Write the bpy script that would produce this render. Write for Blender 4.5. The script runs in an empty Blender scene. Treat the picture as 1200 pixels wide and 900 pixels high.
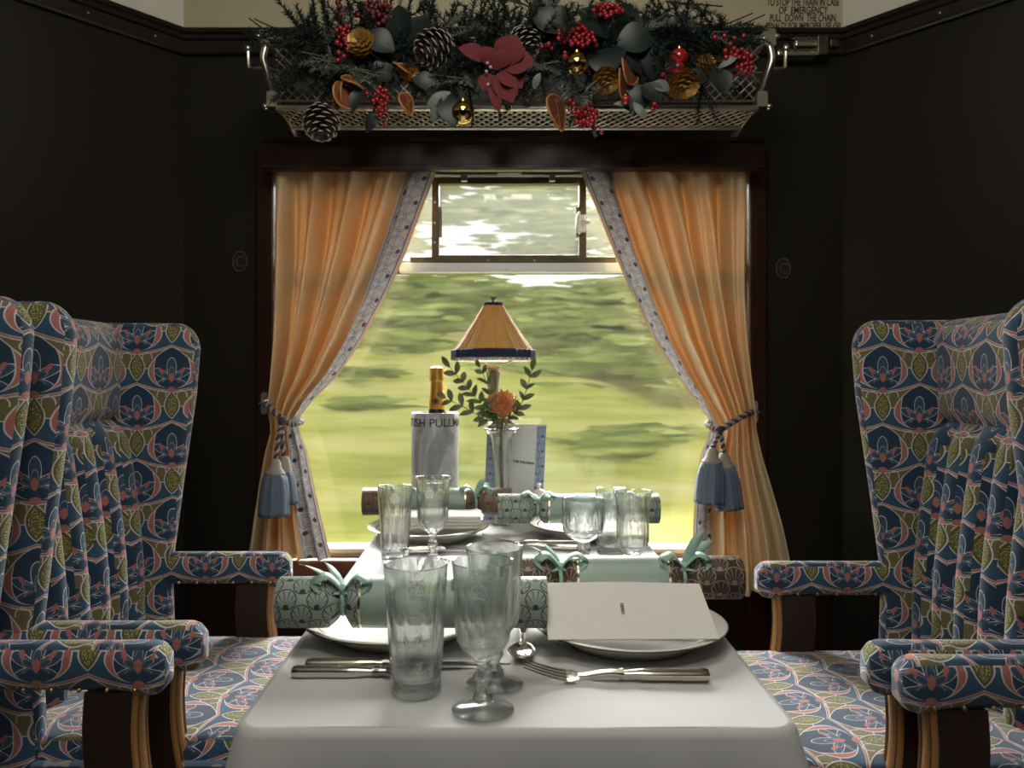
import bpy, bmesh, math, random
from mathutils import Vector, Matrix
random.seed(7)
PI = math.pi
C = bpy.context.scene.collection
# ---------------------------------------------------------------- frame
CZ, F, HX, HY = 1.14, 950.0, 592.0, 442.0      # eye height, focal length in px, vanishing point
def WX(px, Y): return (px - HX) * Y / F
def WZ(py, Y): return CZ - (py - HY) * Y / F
def W3(px, py, Y): return Vector((WX(px, Y), Y, WZ(py, Y)))
TZ = 0.75                                      # top of the tablecloth
WY = 2.30                                      # inner face of the window wall
def lerp(a, b, t): return a + (b - a) * t
def clamp(x, a=0.0, b=1.0): return max(a, min(b, x))
def sstep(a, b, x):
    t = clamp((x - a) / (b - a)); return t * t * (3 - 2 * t)
def interp(tab, x):
    if x <= tab[0][0]: return tab[0][1:]
    for i in range(len(tab) - 1):
        a, b = tab[i], tab[i + 1]
        if x <= b[0]:
            t = (x - a[0]) / (b[0] - a[0])
            return tuple(lerp(p, q, t) for p, q in zip(a[1:], b[1:]))
    return tab[-1][1:]
def smooth_path(pts, n=8):
    P = [Vector(p) for p in pts]; out = []
    for i in range(len(P) - 1):
        p0, p1, p2, p3 = P[max(i - 1, 0)], P[i], P[i + 1], P[min(i + 2, len(P) - 1)]
        for k in range(n):
            t = k / n
            out.append(0.5 * (2 * p1 + (p2 - p0) * t + (2 * p0 - 5 * p1 + 4 * p2 - p3) * t * t + (3 * p1 - p0 - 3 * p2 + p3) * t ** 3))
    out.append(P[-1]); return out
# ---------------------------------------------------------------- mesh builder
class MB:
    def __init__(s): s.v, s.f, s.uv = [], [], {}
    def add(s, vs, fs, uvs=None):
        b = len(s.v); s.v.extend(Vector(v) for v in vs)
        for i, f in enumerate(fs):
            if uvs is not None: s.uv[len(s.f)] = uvs[i]
            s.f.append(tuple(b + k for k in f))
        return s
    def grid(s, nu, nv, fn, uvfn=None, flip=False):
        vs = [fn(i / nu, j / nv) for j in range(nv + 1) for i in range(nu + 1)]
        fs, us = [], []
        for j in range(nv):
            for i in range(nu):
                q = [(i, j), (i + 1, j), (i + 1, j + 1), (i, j + 1)]
                if flip: q.reverse()
                fs.append(tuple(a + b * (nu + 1) for a, b in q))
                if uvfn: us.append([uvfn(a / nu, b / nv) for a, b in q])
        return s.add(vs, fs, us if uvfn else None)
    def loft(s, rings, cap0=True, cap1=True, uv=None):
        n = len(rings[0]); vs = [p for r in rings for p in r]; fs, us = [], []
        for j in range(len(rings) - 1):
            for i in range(n):
                k = (i + 1) % n
                fs.append((j * n + i, j * n + k, (j + 1) * n + k, (j + 1) * n + i))
                if uv: us.append([uv(i, j), uv(i + 1, j), uv(i + 1, j + 1), uv(i, j + 1)])
        if cap0: fs.append(tuple(range(n))[::-1]); us.append([(0, 0)] * n)
        if cap1: fs.append(tuple((len(rings) - 1) * n + i for i in range(n))); us.append([(0, 0)] * n)
        return s.add(vs, fs, us if uv else None)
    def lathe(s, prof, seg=40, c=(0, 0, 0), rmod=None, uv=None, cap0=False, cap1=False):
        c = Vector(c); rings = []
        for j, (r, z) in enumerate(prof):
            rings.append([c + Vector((math.cos(2 * PI * i / seg), math.sin(2 * PI * i / seg), 0)) * (max(r, 1e-5) * (rmod(2 * PI * i / seg, j, z) if rmod else 1)) + Vector((0, 0, z)) for i in range(seg)])
        return s.loft(rings, cap0, cap1, uv)
    def tube(s, pts, r, seg=8, caps=True, squash=None):
        P = [Vector(p) for p in pts]; n = len(P)
        rr = r if isinstance(r, (list, tuple)) else [r] * n
        T = [(P[min(i + 1, n - 1)] - P[max(i - 1, 0)]).normalized() for i in range(n)]
        up = Vector((0, 0, 1)) if abs(T[0].z) < 0.9 else Vector((0, 1, 0))
        N = (up - T[0] * up.dot(T[0])).normalized(); rings = []
        for i in range(n):
            N = N - T[i] * N.dot(T[i])
            N = N.normalized() if N.length > 1e-6 else T[i].orthogonal().normalized()
            B = T[i].cross(N)
            a, b = (squash if squash else (1, 1))
            rings.append([P[i] + (N * math.cos(2 * PI * k / seg) * a + B * math.sin(2 * PI * k / seg) * b) * rr[i] for k in range(seg)])
        return s.loft(rings, caps, caps)
    def box(s, x0, x1, y0, y1, z0, z1):
        vs = [(x, y, z) for z in (z0, z1) for y in (y0, y1) for x in (x0, x1)]
        return s.add(vs, [(0, 2, 3, 1), (4, 5, 7, 6), (0, 1, 5, 4), (2, 6, 7, 3), (0, 4, 6, 2), (1, 3, 7, 5)])
    def ball(s, c, r, seg=14, rings=8, sc=(1, 1, 1), rot=None):
        c = Vector(c); rs = []
        for j in range(rings + 1):
            a = -PI / 2 + PI * j / rings; row = []
            for i in range(seg):
                t = 2 * PI * i / seg
                p = Vector((max(math.cos(a), 1e-4) * math.cos(t) * sc[0], max(math.cos(a), 1e-4) * math.sin(t) * sc[1], math.sin(a) * sc[2])) * r
                row.append(c + (rot @ p if rot else p))
            rs.append(row)
        return s.loft(rs)
    def prism(s, poly, y0, y1):                     # polygon in xz, extruded along y
        n = len(poly)
        vs = [(x, y0, z) for x, z in poly] + [(x, y1, z) for x, z in poly]
        fs = [tuple(range(n)), tuple(range(2 * n - 1, n - 1, -1))] + [(i, i + n, (i + 1) % n + n, (i + 1) % n) for i in range(n)]
        return s.add(vs, fs)
    def xform(s, M):
        s.v = [M @ v for v in s.v]; return s
    def build(s, name, mat=None, parent=None, label=None, sharp=40, bevel=0, boxuv=False, sub=0, smooth=True):
        me = bpy.data.meshes.new(name)
        me.from_pydata([tuple(v) for v in s.v], [], s.f); me.validate(clean_customdata=False)
        bm = bmesh.new(); bm.from_mesh(me)
        uvl = None
        if s.uv and not boxuv and len(bm.faces) == len(s.f):
            uvl = bm.loops.layers.uv.new('UVMap'); bm.faces.ensure_lookup_table()
            for i, us in s.uv.items():
                for l, q in zip(bm.faces[i].loops, us): l[uvl].uv = q
        bmesh.ops.recalc_face_normals(bm, faces=bm.faces)
        if boxuv:
            uvl = bm.loops.layers.uv.new('UVMap'); bm.normal_update()
            for f in bm.faces:
                n = f.normal; a = (abs(n.x), abs(n.y), abs(n.z))
                for l in f.loops:
                    c = l.vert.co
                    l[uvl].uv = (c.y, c.x) if a[2] > max(a[0], a[1]) else ((c.y, c.z) if a[0] > a[1] else (c.x, c.z))
        bm.to_mesh(me); bm.free()
        if smooth:
            me.polygons.foreach_set('use_smooth', [True] * len(me.polygons))
            if sharp < 180: me.set_sharp_from_angle(angle=math.radians(sharp))
        if mat: me.materials.append(mat)
        o = bpy.data.objects.new(name, me); C.objects.link(o)
        if parent: o.parent = parent
        if label: o['label'] = label
        if bevel:
            b = o.modifiers.new('b', 'BEVEL'); b.width = bevel; b.segments = 2; b.limit_method = 'ANGLE'
        if sub:
            m = o.modifiers.new('s', 'SUBSURF'); m.levels = sub; m.render_levels = sub
        return o
def tag(o, label, cat, group=None, kind=None):
    o['label'] = label; o['category'] = cat
    if group: o['group'] = group
    if kind: o['kind'] = kind
    return o
def thing(name, label, cat, loc=(0, 0, 0), rz=0, group=None):
    o = bpy.data.objects.new(name, None); C.objects.link(o); o.empty_display_size = 0.05
    o.location = loc; o.rotation_euler = (0, 0, rz)
    return tag(o, label, cat, group)
def struct(o): o['kind'] = 'structure'; return o
def dup(root, loc, rz, label):
    r = root.copy(); C.objects.link(r); r.location = loc; r.rotation_euler = (0, 0, rz); r['label'] = label
    for ch in list(root.children):
        c = ch.copy(); C.objects.link(c); c.parent = r
        for g in list(ch.children):
            d = g.copy(); C.objects.link(d); d.parent = c
    return r
def text_mesh(body, size, align='CENTER', extrude=0.0006, shear=0, bold=0):
    cu = bpy.data.curves.new('t', 'FONT'); cu.body = body; cu.size = size; cu.align_x = align; cu.align_y = 'CENTER'
    cu.extrude = extrude; cu.shear = shear; cu.offset = bold
    o = bpy.data.objects.new('t', cu); C.objects.link(o)
    bpy.context.view_layer.update()
    me = bpy.data.meshes.new_from_object(o.evaluated_get(bpy.context.evaluated_depsgraph_get()))
    bpy.data.objects.remove(o); bpy.data.curves.remove(cu)
    return me
def text_obj(name, body, size, mat, parent, M, bend=None, **k):
    me = text_mesh(body, size, **k)
    for v in me.vertices:
        p = v.co.copy()
        v.co = bend(p) if bend else M @ p
    me.materials.clear(); me.materials.append(mat); me.name = name
    o = bpy.data.objects.new(name, me); C.objects.link(o)
    if parent: o.parent = parent
    return o
# ---------------------------------------------------------------- material helper: expressions -> nodes
NT = None
class S:
    def __init__(s, k): s.k = k
    def __add__(a, b): return M_('ADD', a, b)
    __radd__ = __add__
    def __mul__(a, b): return M_('MULTIPLY', a, b)
    __rmul__ = __mul__
    def __sub__(a, b): return M_('SUBTRACT', a, b)
    def __rsub__(a, b): return M_('SUBTRACT', b, a)
    def __truediv__(a, b): return M_('DIVIDE', a, b)
    def __lt__(a, b): return M_('LESS_THAN', a, b)
    def __gt__(a, b): return M_('GREATER_THAN', a, b)
def put(sock, v):
    if isinstance(v, S): NT.links.new(v.k, sock)
    else: sock.default_value = v
def M_(op, *a):
    n = NT.nodes.new('ShaderNodeMath'); n.operation = op
    for i, v in enumerate(a): put(n.inputs[i], v)
    return S(n.outputs[0])
def fr(a): return M_('FRACT', a)
def ab(a): return M_('ABSOLUTE', a)
def sn(a): return M_('SINE', a)
def mn(a, b): return M_('MINIMUM', a, b)
def mx(a, b): return M_('MAXIMUM', a, b)
def pw(a, b): return M_('POWER', a, b)
def sq(a): return M_('SQRT', a)
def cl(a): return mn(mx(a, 0.0), 1.0)
def NOT(a): return 1.0 - a
def col(c): return (c[0], c[1], c[2], 1.0)
def mixc(f, a, b):
    n = NT.nodes.new('ShaderNodeMix'); n.data_type = 'RGBA'
    put(n.inputs[0], f)
    for i, v in ((6, a), (7, b)): put(n.inputs[i], v if isinstance(v, S) else col(v))
    return S(n.outputs[2])
def noise(vec, scale, detail=3, rough=0.55, dist=0.0):
    n = NT.nodes.new('ShaderNodeTexNoise'); n.inputs['Scale'].default_value = scale
    n.inputs['Detail'].default_value = detail; n.inputs['Roughness'].default_value = rough; n.inputs['Distortion'].default_value = dist
    if vec is not None: NT.links.new(vec.k, n.inputs['Vector'])
    return S(n.outputs[0])
def coords(kind='Object', scale=(1, 1, 1), rot=(0, 0, 0)):
    t = NT.nodes.new('ShaderNodeTexCoord'); m = NT.nodes.new('ShaderNodeMapping')
    m.inputs['Scale'].default_value = scale; m.inputs['Rotation'].default_value = rot
    NT.links.new(t.outputs[kind], m.inputs['Vector']); return S(m.outputs[0])
def uvxy():
    t = NT.nodes.new('ShaderNodeTexCoord'); s = NT.nodes.new('ShaderNodeSeparateXYZ')
    NT.links.new(t.outputs['UV'], s.inputs[0]); return S(s.outputs[0]), S(s.outputs[1])
def ramp(f, stops):
    n = NT.nodes.new('ShaderNodeValToRGB'); e = n.color_ramp.elements
    while len(e) < len(stops): e.new(0.5)
    for q, (p, c) in zip(e, stops): q.position = p; q.color = col(c)
    put(n.inputs[0], f); return S(n.outputs[0])
def mat(name, color=(0.5, 0.5, 0.5), rough=0.5, metal=0.0, spec=0.5, fn=None, bump=None, **kw):
    global NT
    m = bpy.data.materials.new(name); m.use_nodes = True; NT = m.node_tree
    b = NT.nodes['Principled BSDF']
    b.inputs['Base Color'].default_value = col(color); b.inputs['Roughness'].default_value = rough
    b.inputs['Metallic'].default_value = metal; b.inputs['Specular IOR Level'].default_value = spec
    for k, v in kw.items(): b.inputs[k.replace('_', ' ')].default_value = v
    if fn: put(b.inputs['Base Color'], fn())
    if bump:
        h, st, ds = bump()
        n = NT.nodes.new('ShaderNodeBump'); n.inputs['Strength'].default_value = st; n.inputs['Distance'].default_value = ds
        NT.links.new(h.k, n.inputs['Height']); NT.links.new(n.outputs[0], b.inputs['Normal'])
    return m
def cloth_mat(name, base, trans, tfac, fn=None, rough=0.7):     # thin cloth: reflected + transmitted light
    m = mat(name, base, rough, spec=0.25, fn=fn)
    nt = m.node_tree; b = nt.nodes['Principled BSDF']; out = nt.nodes['Material Output']
    t = nt.nodes.new('ShaderNodeBsdfTranslucent'); t.inputs[0].default_value = col(trans)
    x = nt.nodes.new('ShaderNodeMixShader'); x.inputs[0].default_value = tfac
    nt.links.new(b.outputs[0], x.inputs[1]); nt.links.new(t.outputs[0], x.inputs[2]); nt.links.new(x.outputs[0], out.inputs[0])
    return m
# ---------------------------------------------------------------- materials
def upholstery():
    u, v = uvxy(); P, H = 0.148, 0.166
    navy, mid, blue = (0.018, 0.044, 0.080), (0.030, 0.075, 0.124), (0.030, 0.078, 0.130)
    coral, olive, white, gold = (0.37, 0.140, 0.120), (0.145, 0.130, 0.050), (0.52, 0.49, 0.49), (0.36, 0.38, 0.16)
    wob = noise(coords('UV'), 14.0, 2)
    u = u + (wob - 0.5) * 0.006
    spk = noise(coords('UV'), 420.0, 1)
    weave = noise(coords('UV'), 160.0, 2)
    L = []
    for k in (0.0, 0.5):
        qx = (fr(u / P + (k + 0.25)) - 0.5) * P
        qy = (fr(v / H + k) - 0.5) * H
        qp = (fr(v / H + (k + 0.5)) - 0.5) * H
        L.append((ab(qx), qx, qy, qp))
    bb = []
    for axk, qx, qy, qpk in L:
        sw = axk * 0.24 - 0.051 - sn(axk * 42.0) * 0.003
        bb.append(fr((sw - qy) / H) * H)
    bel = mn(bb[0], bb[1])
    near0 = L[0][0] < P / 4
    ax = near0 * L[0][0] + NOT(near0) * L[1][0]
    lim = 0.034 + ax * 0.18
    c = mixc(bel > lim, olive, blue)
    c = mixc(ab(bel - lim) < 0.0010, c, white)
    top = mx(bel, 0.0) < 0.0042
    c = mixc(top, c, coral)
    c = mixc((ab(bel - 0.0048) < 0.0009), c, white)
    c = mixc(bel < 0.0009, c, white)
    for axk, qx, qy, qpk in L:
        # seed pod
        py = qpk - 0.000
        pd = axk / 0.0165 + (py * py) / (0.030 * 0.030) - 1.0
        pod = pd < 0.0
        c = mixc(pod, c, mixc((spk > 0.55) * (pd < -0.35), (0.10, 0.088, 0.026), gold))
        c = mixc(ab(pd + 0.03) < 0.075, c, white)
        # curl either side of the pod
        cd = sq((axk - 0.022) * (axk - 0.022) + (py - 0.022) * (py - 0.022)) - 0.010
        c = mixc((ab(cd) < 0.0009) * (py > 0.018), c, white)
    for axk, qx, qy, qpk in L:
        t = cl((qy + 0.047) / 0.090)
        w = pw(sn(pw(t, 0.80) * PI) * 0.9999 + 0.0001, 0.62) * 0.0515 * (1.0 - 0.16 * t * t)
        d = axk - w
        val = (t > 0.012) * (t < 0.985)
        ins = (d < 0.0) * val
        band = 0.0125 * sn(cl((t - 0.02) / 0.74) * PI)
        c = mixc(ins, c, navy)
        c = mixc(ins * (d > (0.0 - band)), c, coral)
        # flower
        y2 = (qy + 0.026) * 1.15
        r = sq(axk * axk + y2 * y2) + 0.0001
        th = M_('ARCTAN2', axk, y2)
        pet = ab(M_('COSINE', th * 3.1))
        R = (0.020 + 0.034 * pw(pet, 1.6)) * (1.0 - 0.17 * th)
        fl = ins * (th < 2.0)
        c = mixc(fl * (r < R) * (d < (0.0 - band)), c, mid)
        c = mixc(fl * (ab(r - R) < 0.0010 + 0.0016 * (1.0 - pet)) * (d < (0.0 - band)), c, white)
        R2 = R * 0.56
        c = mixc(fl * (ab(r - R2) < 0.0010), c, (0.36, 0.28, 0.29))
        hd = axk / 0.0060 + ((y2 - 0.004) * (y2 - 0.004)) / 0.00016 - 1.0
        c = mixc(ins * (hd < 0.0), c, coral)
        bx, by = axk - 0.0225, y2 - 0.0215 - (axk - 0.0225) * 0.9
        bd = (bx * bx) / 0.000036 + (by * by) / 0.000040 - 1.0
        c = mixc(ins * (bd < 0.0), c, coral)
        # outlines
        c = mixc(val * (ab(d) < 0.0013), c, white)
        c = mixc(ins * (ab(d + band) < 0.0009), c, white)
        tip = sq(axk * axk * 0.55 + (qy + 0.049) * (qy + 0.049)) < 0.0062
        c = mixc(tip, c, coral)
    return mixc(cl((weave - 0.35) * 0.8), c, mixc(0.5, c, (0.005, 0.005, 0.008)))
FABRIC = mat('chair_fabric', rough=0.9, spec=0.15, fn=upholstery, Sheen_Weight=0.30)
def shells(ground, line, per=0.043):
    def f():
        u, v = uvxy(); c = ground
        g = noise(coords('UV'), 60, 2)
        c = mixc(g, ground, tuple(x * 0.82 for x in ground))
        for k in (0.0, 0.5):
            qx = (fr(u / per + k) - 0.5) * per; qy = (fr(v / per + k) - 0.5) * per
            r = sq(qx * qx + qy * qy); R = per * 0.325
            c = mixc(ab(r - R) < per * 0.018, c, line)
            y2 = qy + R * 0.78
            th = M_('ARCTAN2', qx, y2)
            ln = ab(fr(th * (8.0 / PI) + 0.5) - 0.5) > 0.415
            rr = sq(qx * qx + y2 * y2)
            c = mixc(ln * (r < R) * (rr > R * 0.35) * (rr < R * 1.62), c, line)
            c = mixc((rr < R * 0.30) * (r < R), c, line)
        return c
    return f
def border_pat():
    u, v = uvxy()                       # u along (m), v across 0..1
    ground, scroll, navy = (0.80, 0.80, 0.77), (0.10, 0.14, 0.24), (0.012, 0.022, 0.075)
    c = mixc(noise(coords('UV'), 90, 2), ground, (0.66, 0.69, 0.70))
    for k, o in ((0.0, 0.33), (0.5, 0.67)):
        qx = (fr(u / 0.052 + k) - 0.5) * 0.052; qy = (v - o) * 0.078
        r = sq(qx * qx + qy * qy); th = M_('ARCTAN2', qy, qx)
        for a in (0.019, 0.012):
            c = mixc((ab(r - a - 0.0035 * sn(th * 3.0)) < 0.0009) * (v > 0.1) * (v < 0.9), c, scroll)
    for o, ph in ((0.22, 0.0), (0.78, 0.45)):
        qx = (fr(u / 0.075 + ph) - 0.5) * 0.075; qy = (v - o) * 0.08
        c = mixc(sq(qx * qx + qy * qy) < 0.0068, c, navy)
    c = mixc(ab(v - 0.085) < 0.022, c, (0.03, 0.05, 0.16))
    c = mixc(ab(v - 0.93) < 0.014, c, (0.10, 0.12, 0.20))
    return c
def wood(a, b, sc=(3, 3, 22), d=4):
    def f(): return mixc(noise(coords('Object', sc), 3.0, d, 0.6, 1.2), a, b)
    return f
WALL = mat('dark_panel_wood', rough=0.42, spec=0.18, fn=wood((0.0200, 0.0170, 0.0120), (0.0130, 0.0115, 0.0088)))
MAHOG = mat('mahogany', rough=0.32, spec=0.3, fn=wood((0.030, 0.010, 0.006), (0.013, 0.005, 0.003), (2, 2, 20)))
SILLW = mat('sill_wood', rough=0.3, spec=0.5, fn=wood((0.17, 0.055, 0.022), (0.10, 0.030, 0.012), (2, 20, 20)))
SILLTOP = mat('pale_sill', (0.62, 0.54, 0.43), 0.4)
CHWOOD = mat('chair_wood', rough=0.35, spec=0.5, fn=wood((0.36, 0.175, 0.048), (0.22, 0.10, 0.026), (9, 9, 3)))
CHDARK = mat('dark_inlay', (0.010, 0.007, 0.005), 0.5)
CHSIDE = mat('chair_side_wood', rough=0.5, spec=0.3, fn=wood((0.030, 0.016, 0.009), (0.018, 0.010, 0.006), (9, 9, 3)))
CREAM = mat('cream_paint', (0.40, 0.35, 0.24), 0.6, fn=lambda: mixc(noise(coords('Object'), 3, 3), (0.56, 0.50, 0.335), (0.48, 0.42, 0.28)))
CREAMG = mat('pale_grey_paint', (0.74, 0.72, 0.62), 0.6)
CARPET = mat('carpet', (0.012, 0.011, 0.012), 0.95)
LINEN = mat('white_linen', (0.60, 0.61, 0.625), 0.75, spec=0.25, fn=lambda: mixc(noise(coords('Object'), 5, 3), (0.55, 0.56, 0.545), (0.51, 0.52, 0.51)))
CURT = cloth_mat('curtain_silk', (0.36, 0.27, 0.155), (0.95, 0.28, 0.02), 0.028, rough=0.42,
                 fn=lambda: mixc(noise(coords('Object', (6, 6, 1)), 8, 3), (0.60, 0.50, 0.31), (0.50, 0.405, 0.24)))
LINING = cloth_mat('curtain_lining', (0.55, 0.50, 0.40), (0.6, 0.5, 0.32), 0.3)
BORDER = cloth_mat('curtain_border', (0.6, 0.6, 0.6), (0.60, 0.61, 0.62), 0.22, fn=border_pat)
ROPE1 = mat('rope_pale', (0.30, 0.27, 0.24), 0.8)
ROPE2 = mat('rope_dark', (0.055, 0.04, 0.055), 0.8)
TASSEL = mat('tassel_blue', rough=0.75, fn=lambda: mixc(noise(coords('Object', (60, 60, 3)), 6, 2), (0.06, 0.088, 0.13), (0.15, 0.19, 0.24)))
CHROME = mat('nickel', (0.62, 0.59, 0.53), 0.28, 1.0)
SILVER = mat('silver', (0.66, 0.62, 0.55), 0.2, 1.0)
SILVERD = mat('steel_blade', (0.30, 0.29, 0.28), 0.22, 1.0)
BRONZE = mat('bronze_frame', (0.085, 0.062, 0.036), 0.4, 0.6, fn=lambda: mixc(noise(coords('Object'), 30, 3), (0.15, 0.11, 0.06), (0.035, 0.027, 0.018)))
ALU = mat('aluminium', (0.62, 0.63, 0.62), 0.42, 0.5)
PORC = mat('porcelain', (0.66, 0.64, 0.58), 0.18)
PLRIM = mat('plate_rim_line', (0.10, 0.085, 0.05), 0.25, 0.7)
PAPER = mat('paper', (0.60, 0.58, 0.53), 0.7, fn=lambda: mixc(noise(coords('Object'), 25, 4), (0.74, 0.72, 0.66), (0.68, 0.66, 0.60)))
INK = mat('ink', (0.02, 0.02, 0.025), 0.8)
GLASS = None
def glass(name, tint=(1, 1, 1), rough=0.0):
    m = bpy.data.materials.new(name); m.use_nodes = True; nt = m.node_tree
    nt.nodes.remove(nt.nodes['Principled BSDF']); g = nt.nodes.new('ShaderNodeBsdfGlass')
    g.inputs['Color'].default_value = col(tint); g.inputs['Roughness'].default_value = rough; g.inputs['IOR'].default_value = 1.5
    tr = nt.nodes.new('ShaderNodeBsdfTransparent'); tr.inputs[0].default_value = (0.96, 0.98, 0.97, 1)
    x = nt.nodes.new('ShaderNodeMixShader'); x.inputs[0].default_value = 0.25
    nt.links.new(g.outputs[0], x.inputs[1]); nt.links.new(tr.outputs[0], x.inputs[2])
    nt.links.new(x.outputs[0], nt.nodes['Material Output'].inputs[0]); return m
GLASS = glass('clear_glass', (0.995, 1.0, 0.998))
FROST = mat('engraved_frost', (0.75, 0.77, 0.76), 0.6)
def pane(name, refl, haze=0.0):
    m = bpy.data.materials.new(name); m.use_nodes = True; nt = m.node_tree
    b = nt.nodes['Principled BSDF']; b.inputs['Base Color'].default_value = (0.75, 0.75, 0.7, 1); b.inputs['Roughness'].default_value = 0.8
    tr = nt.nodes.new('ShaderNodeBsdfTransparent'); gl = nt.nodes.new('ShaderNodeBsdfGlossy'); gl.inputs['Roughness'].default_value = 0.0
    lw = nt.nodes.new('ShaderNodeLayerWeight'); lw.inputs[0].default_value = refl
    x = nt.nodes.new('ShaderNodeMixShader'); y = nt.nodes.new('ShaderNodeMixShader'); y.inputs[0].default_value = haze
    nt.links.new(lw.outputs['Fresnel'], x.inputs[0]); nt.links.new(tr.outputs[0], x.inputs[1]); nt.links.new(gl.outputs[0], x.inputs[2])
    nt.links.new(x.outputs[0], y.inputs[1]); nt.links.new(b.outputs[0], y.inputs[2])
    nt.links.new(y.outputs[0], nt.nodes['Material Output'].inputs[0]); return m
PANE = pane('window_glass', 0.30, 0.03)
PANE2 = pane('ventilator_glass', 0.30, 0.14)
# ================================================================ the setting
CEIL = 2.50
LX, RX = WX(215, WY), WX(988, WY)              # corners where the angled walls start
OX0, OX1 = WX(322, WY), WX(876, WY)            # window opening
OZ0, OZ1 = WZ(652, WY), WZ(196, WY)
T = 0.12
m = MB(); m.box(-4.2, 4.2, -1.5, WY + 0.6, -0.05, 0.0); struct(m.build('floor', CARPET, smooth=False))
m = MB(); m.box(-4.2, 4.2, -1.5, WY + T, CEIL, CEIL + 0.05); struct(m.build('ceiling', CREAM, smooth=False))
m = MB()
m.box(LX - 0.7, OX0, WY, WY + T, 0, CEIL); m.box(OX1, RX + 0.7, WY, WY + T, 0, CEIL)
m.box(OX0, OX1, WY, WY + T, 0, OZ0); m.box(OX0, OX1, WY, WY + T, OZ1, CEIL)
struct(m.build('wall_window', WALL, smooth=False))
def side_wall(name, x0, s):
    a = (x0, WY); b = (x0 + s * 0.794 * 0.50, WY - 0.50); c = (b[0], -1.4)
    m = MB(); o = 0.1 * s
    pts = [a, b, c, (c[0] + o, c[1]), (b[0] + o, b[1]), (a[0] + o, a[1] + 0.05)]
    n = len(pts)
    m.add([(x, y, 0) for x, y in pts] + [(x, y, CEIL) for x, y in pts],
          [tuple(range(n)), tuple(range(2 * n - 1, n - 1, -1))] + [(i, (i + 1) % n, (i + 1) % n + n, i + n) for i in range(n)])
    struct(m.build(name, WALL, smooth=False)); return a, b, c
LA, LB, LC = side_wall('wall_left', LX, -1); RA, RB, RC = side_wall('wall_right', RX, 1)
m = MB()                                        # the wall behind the viewer
by = -1.25
m.box(LB[0], RB[0], by - 0.1, by, 0, CEIL)
struct(m.build('wall_back', WALL, smooth=False))
# cornice (dark, stepped) and cream frieze above it: back run and the two angled runs
zc0, zc1 = WZ(64, WY), WZ(37, WY)
def run(name, a, b, prof, mt):                 # profile (inset, z) swept from a to b on the wall line
    a, b = Vector((a[0], a[1], 0)), Vector((b[0], b[1], 0))
    d = (b - a).normalized(); n = Vector((d.y, -d.x, 0))
    if n.dot(Vector((0.02, 0.5, 0)) - a) < 0: n = -n
    m = MB(); k = len(prof)
    m.add([p + n * i + Vector((0, 0, z)) for p in (a, b) for i, z in prof],
          [tuple(range(k)), tuple(range(2 * k - 1, k - 1, -1))] + [(i, i + k, (i + 1) % k + k, (i + 1) % k) for i in range(k)])
    o = struct(m.build(name, mt, smooth=False)); return o, a, d, n
corn = [(0, zc0 - 0.004), (0.012, zc0 - 0.004), (0.016, zc0), (0.016, zc0 + 0.008), (0.008, zc0 + 0.012), (0.012, zc0 + 0.034), (0.020, zc0 + 0.038), (0.020, zc1 - 0.016), (0.028, zc1 - 0.012), (0.028, zc1), (0, zc1)]
frz = [(0, zc1), (0.010, zc1), (0.010, zc1 + 0.098), (0.018, zc1 + 0.100), (0.018, zc1 + 0.112), (0.010, zc1 + 0.116), (0.010, CEIL), (0, CEIL)]
frzs = [(0, zc1), (0.010, zc1), (0.010, CEIL), (0, CEIL)]
CORN = mat('cornice_wood', rough=0.28, spec=0.5, fn=wood((0.016, 0.012, 0.009), (0.008, 0.006, 0.005)))
n = 1
for (a, b) in ((LA, RA), (LA, LB), (LB, LC), (RA, RB), (RB, RC)):
    back = (a, b) == (LA, RA)
    o, oa, d, nn = run('trim_%d' % n, a, b, corn, CORN); n += 1
    if not back and a in (LA, RA):
        for t in (0.07, 0.21, 0.36):
            s = MB(); s.ball(oa + d * t * 1.28 + nn * 0.012 + Vector((0, 0, zc0 + 0.02)), 0.004, 8, 6); s.build('screw', CHROME, o, 'bright screw head')
    o, oa, d, nn = run('trim_%d' % n, a, b, frz if back else frzs, CREAM if back else CREAMG); n += 1
    if back: FRIEZE = o
LETTER = mat('black_lettering', (0.015, 0.013, 0.011), 0.6)
yy = WY - 0.0102
for txt, py, hgt, w in (('TO STOP THE TRAIN IN CASE', 3.0, 8.5, 84), ('OF  EMERGENCY', 12.5, 8.5, 57), ('PULL  DOWN  THE CHAIN.', 21.5, 8.5, 78), ('PENALTY FOR IMPROPER USE £50', 30.5, 7.5, 86)):
    me = text_mesh(txt, 1.0); xs = [v.co.x for v in me.vertices]; tw = max(xs) - min(xs); bpy.data.meshes.remove(me)
    sc = w * WY / F / tw; sz = hgt * 1.38 * WY / F
    M = Matrix.Translation((WX(941, yy), yy, WZ(py, yy))) @ Matrix.Rotation(PI / 2, 4, 'X') @ Matrix.Diagonal((sc / sz, 1, 1, 1)) @ Matrix.Identity(4)
    text_obj('lettering', txt, sz, LETTER, FRIEZE, M, shear=0.12, bold=0.0006)
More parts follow.
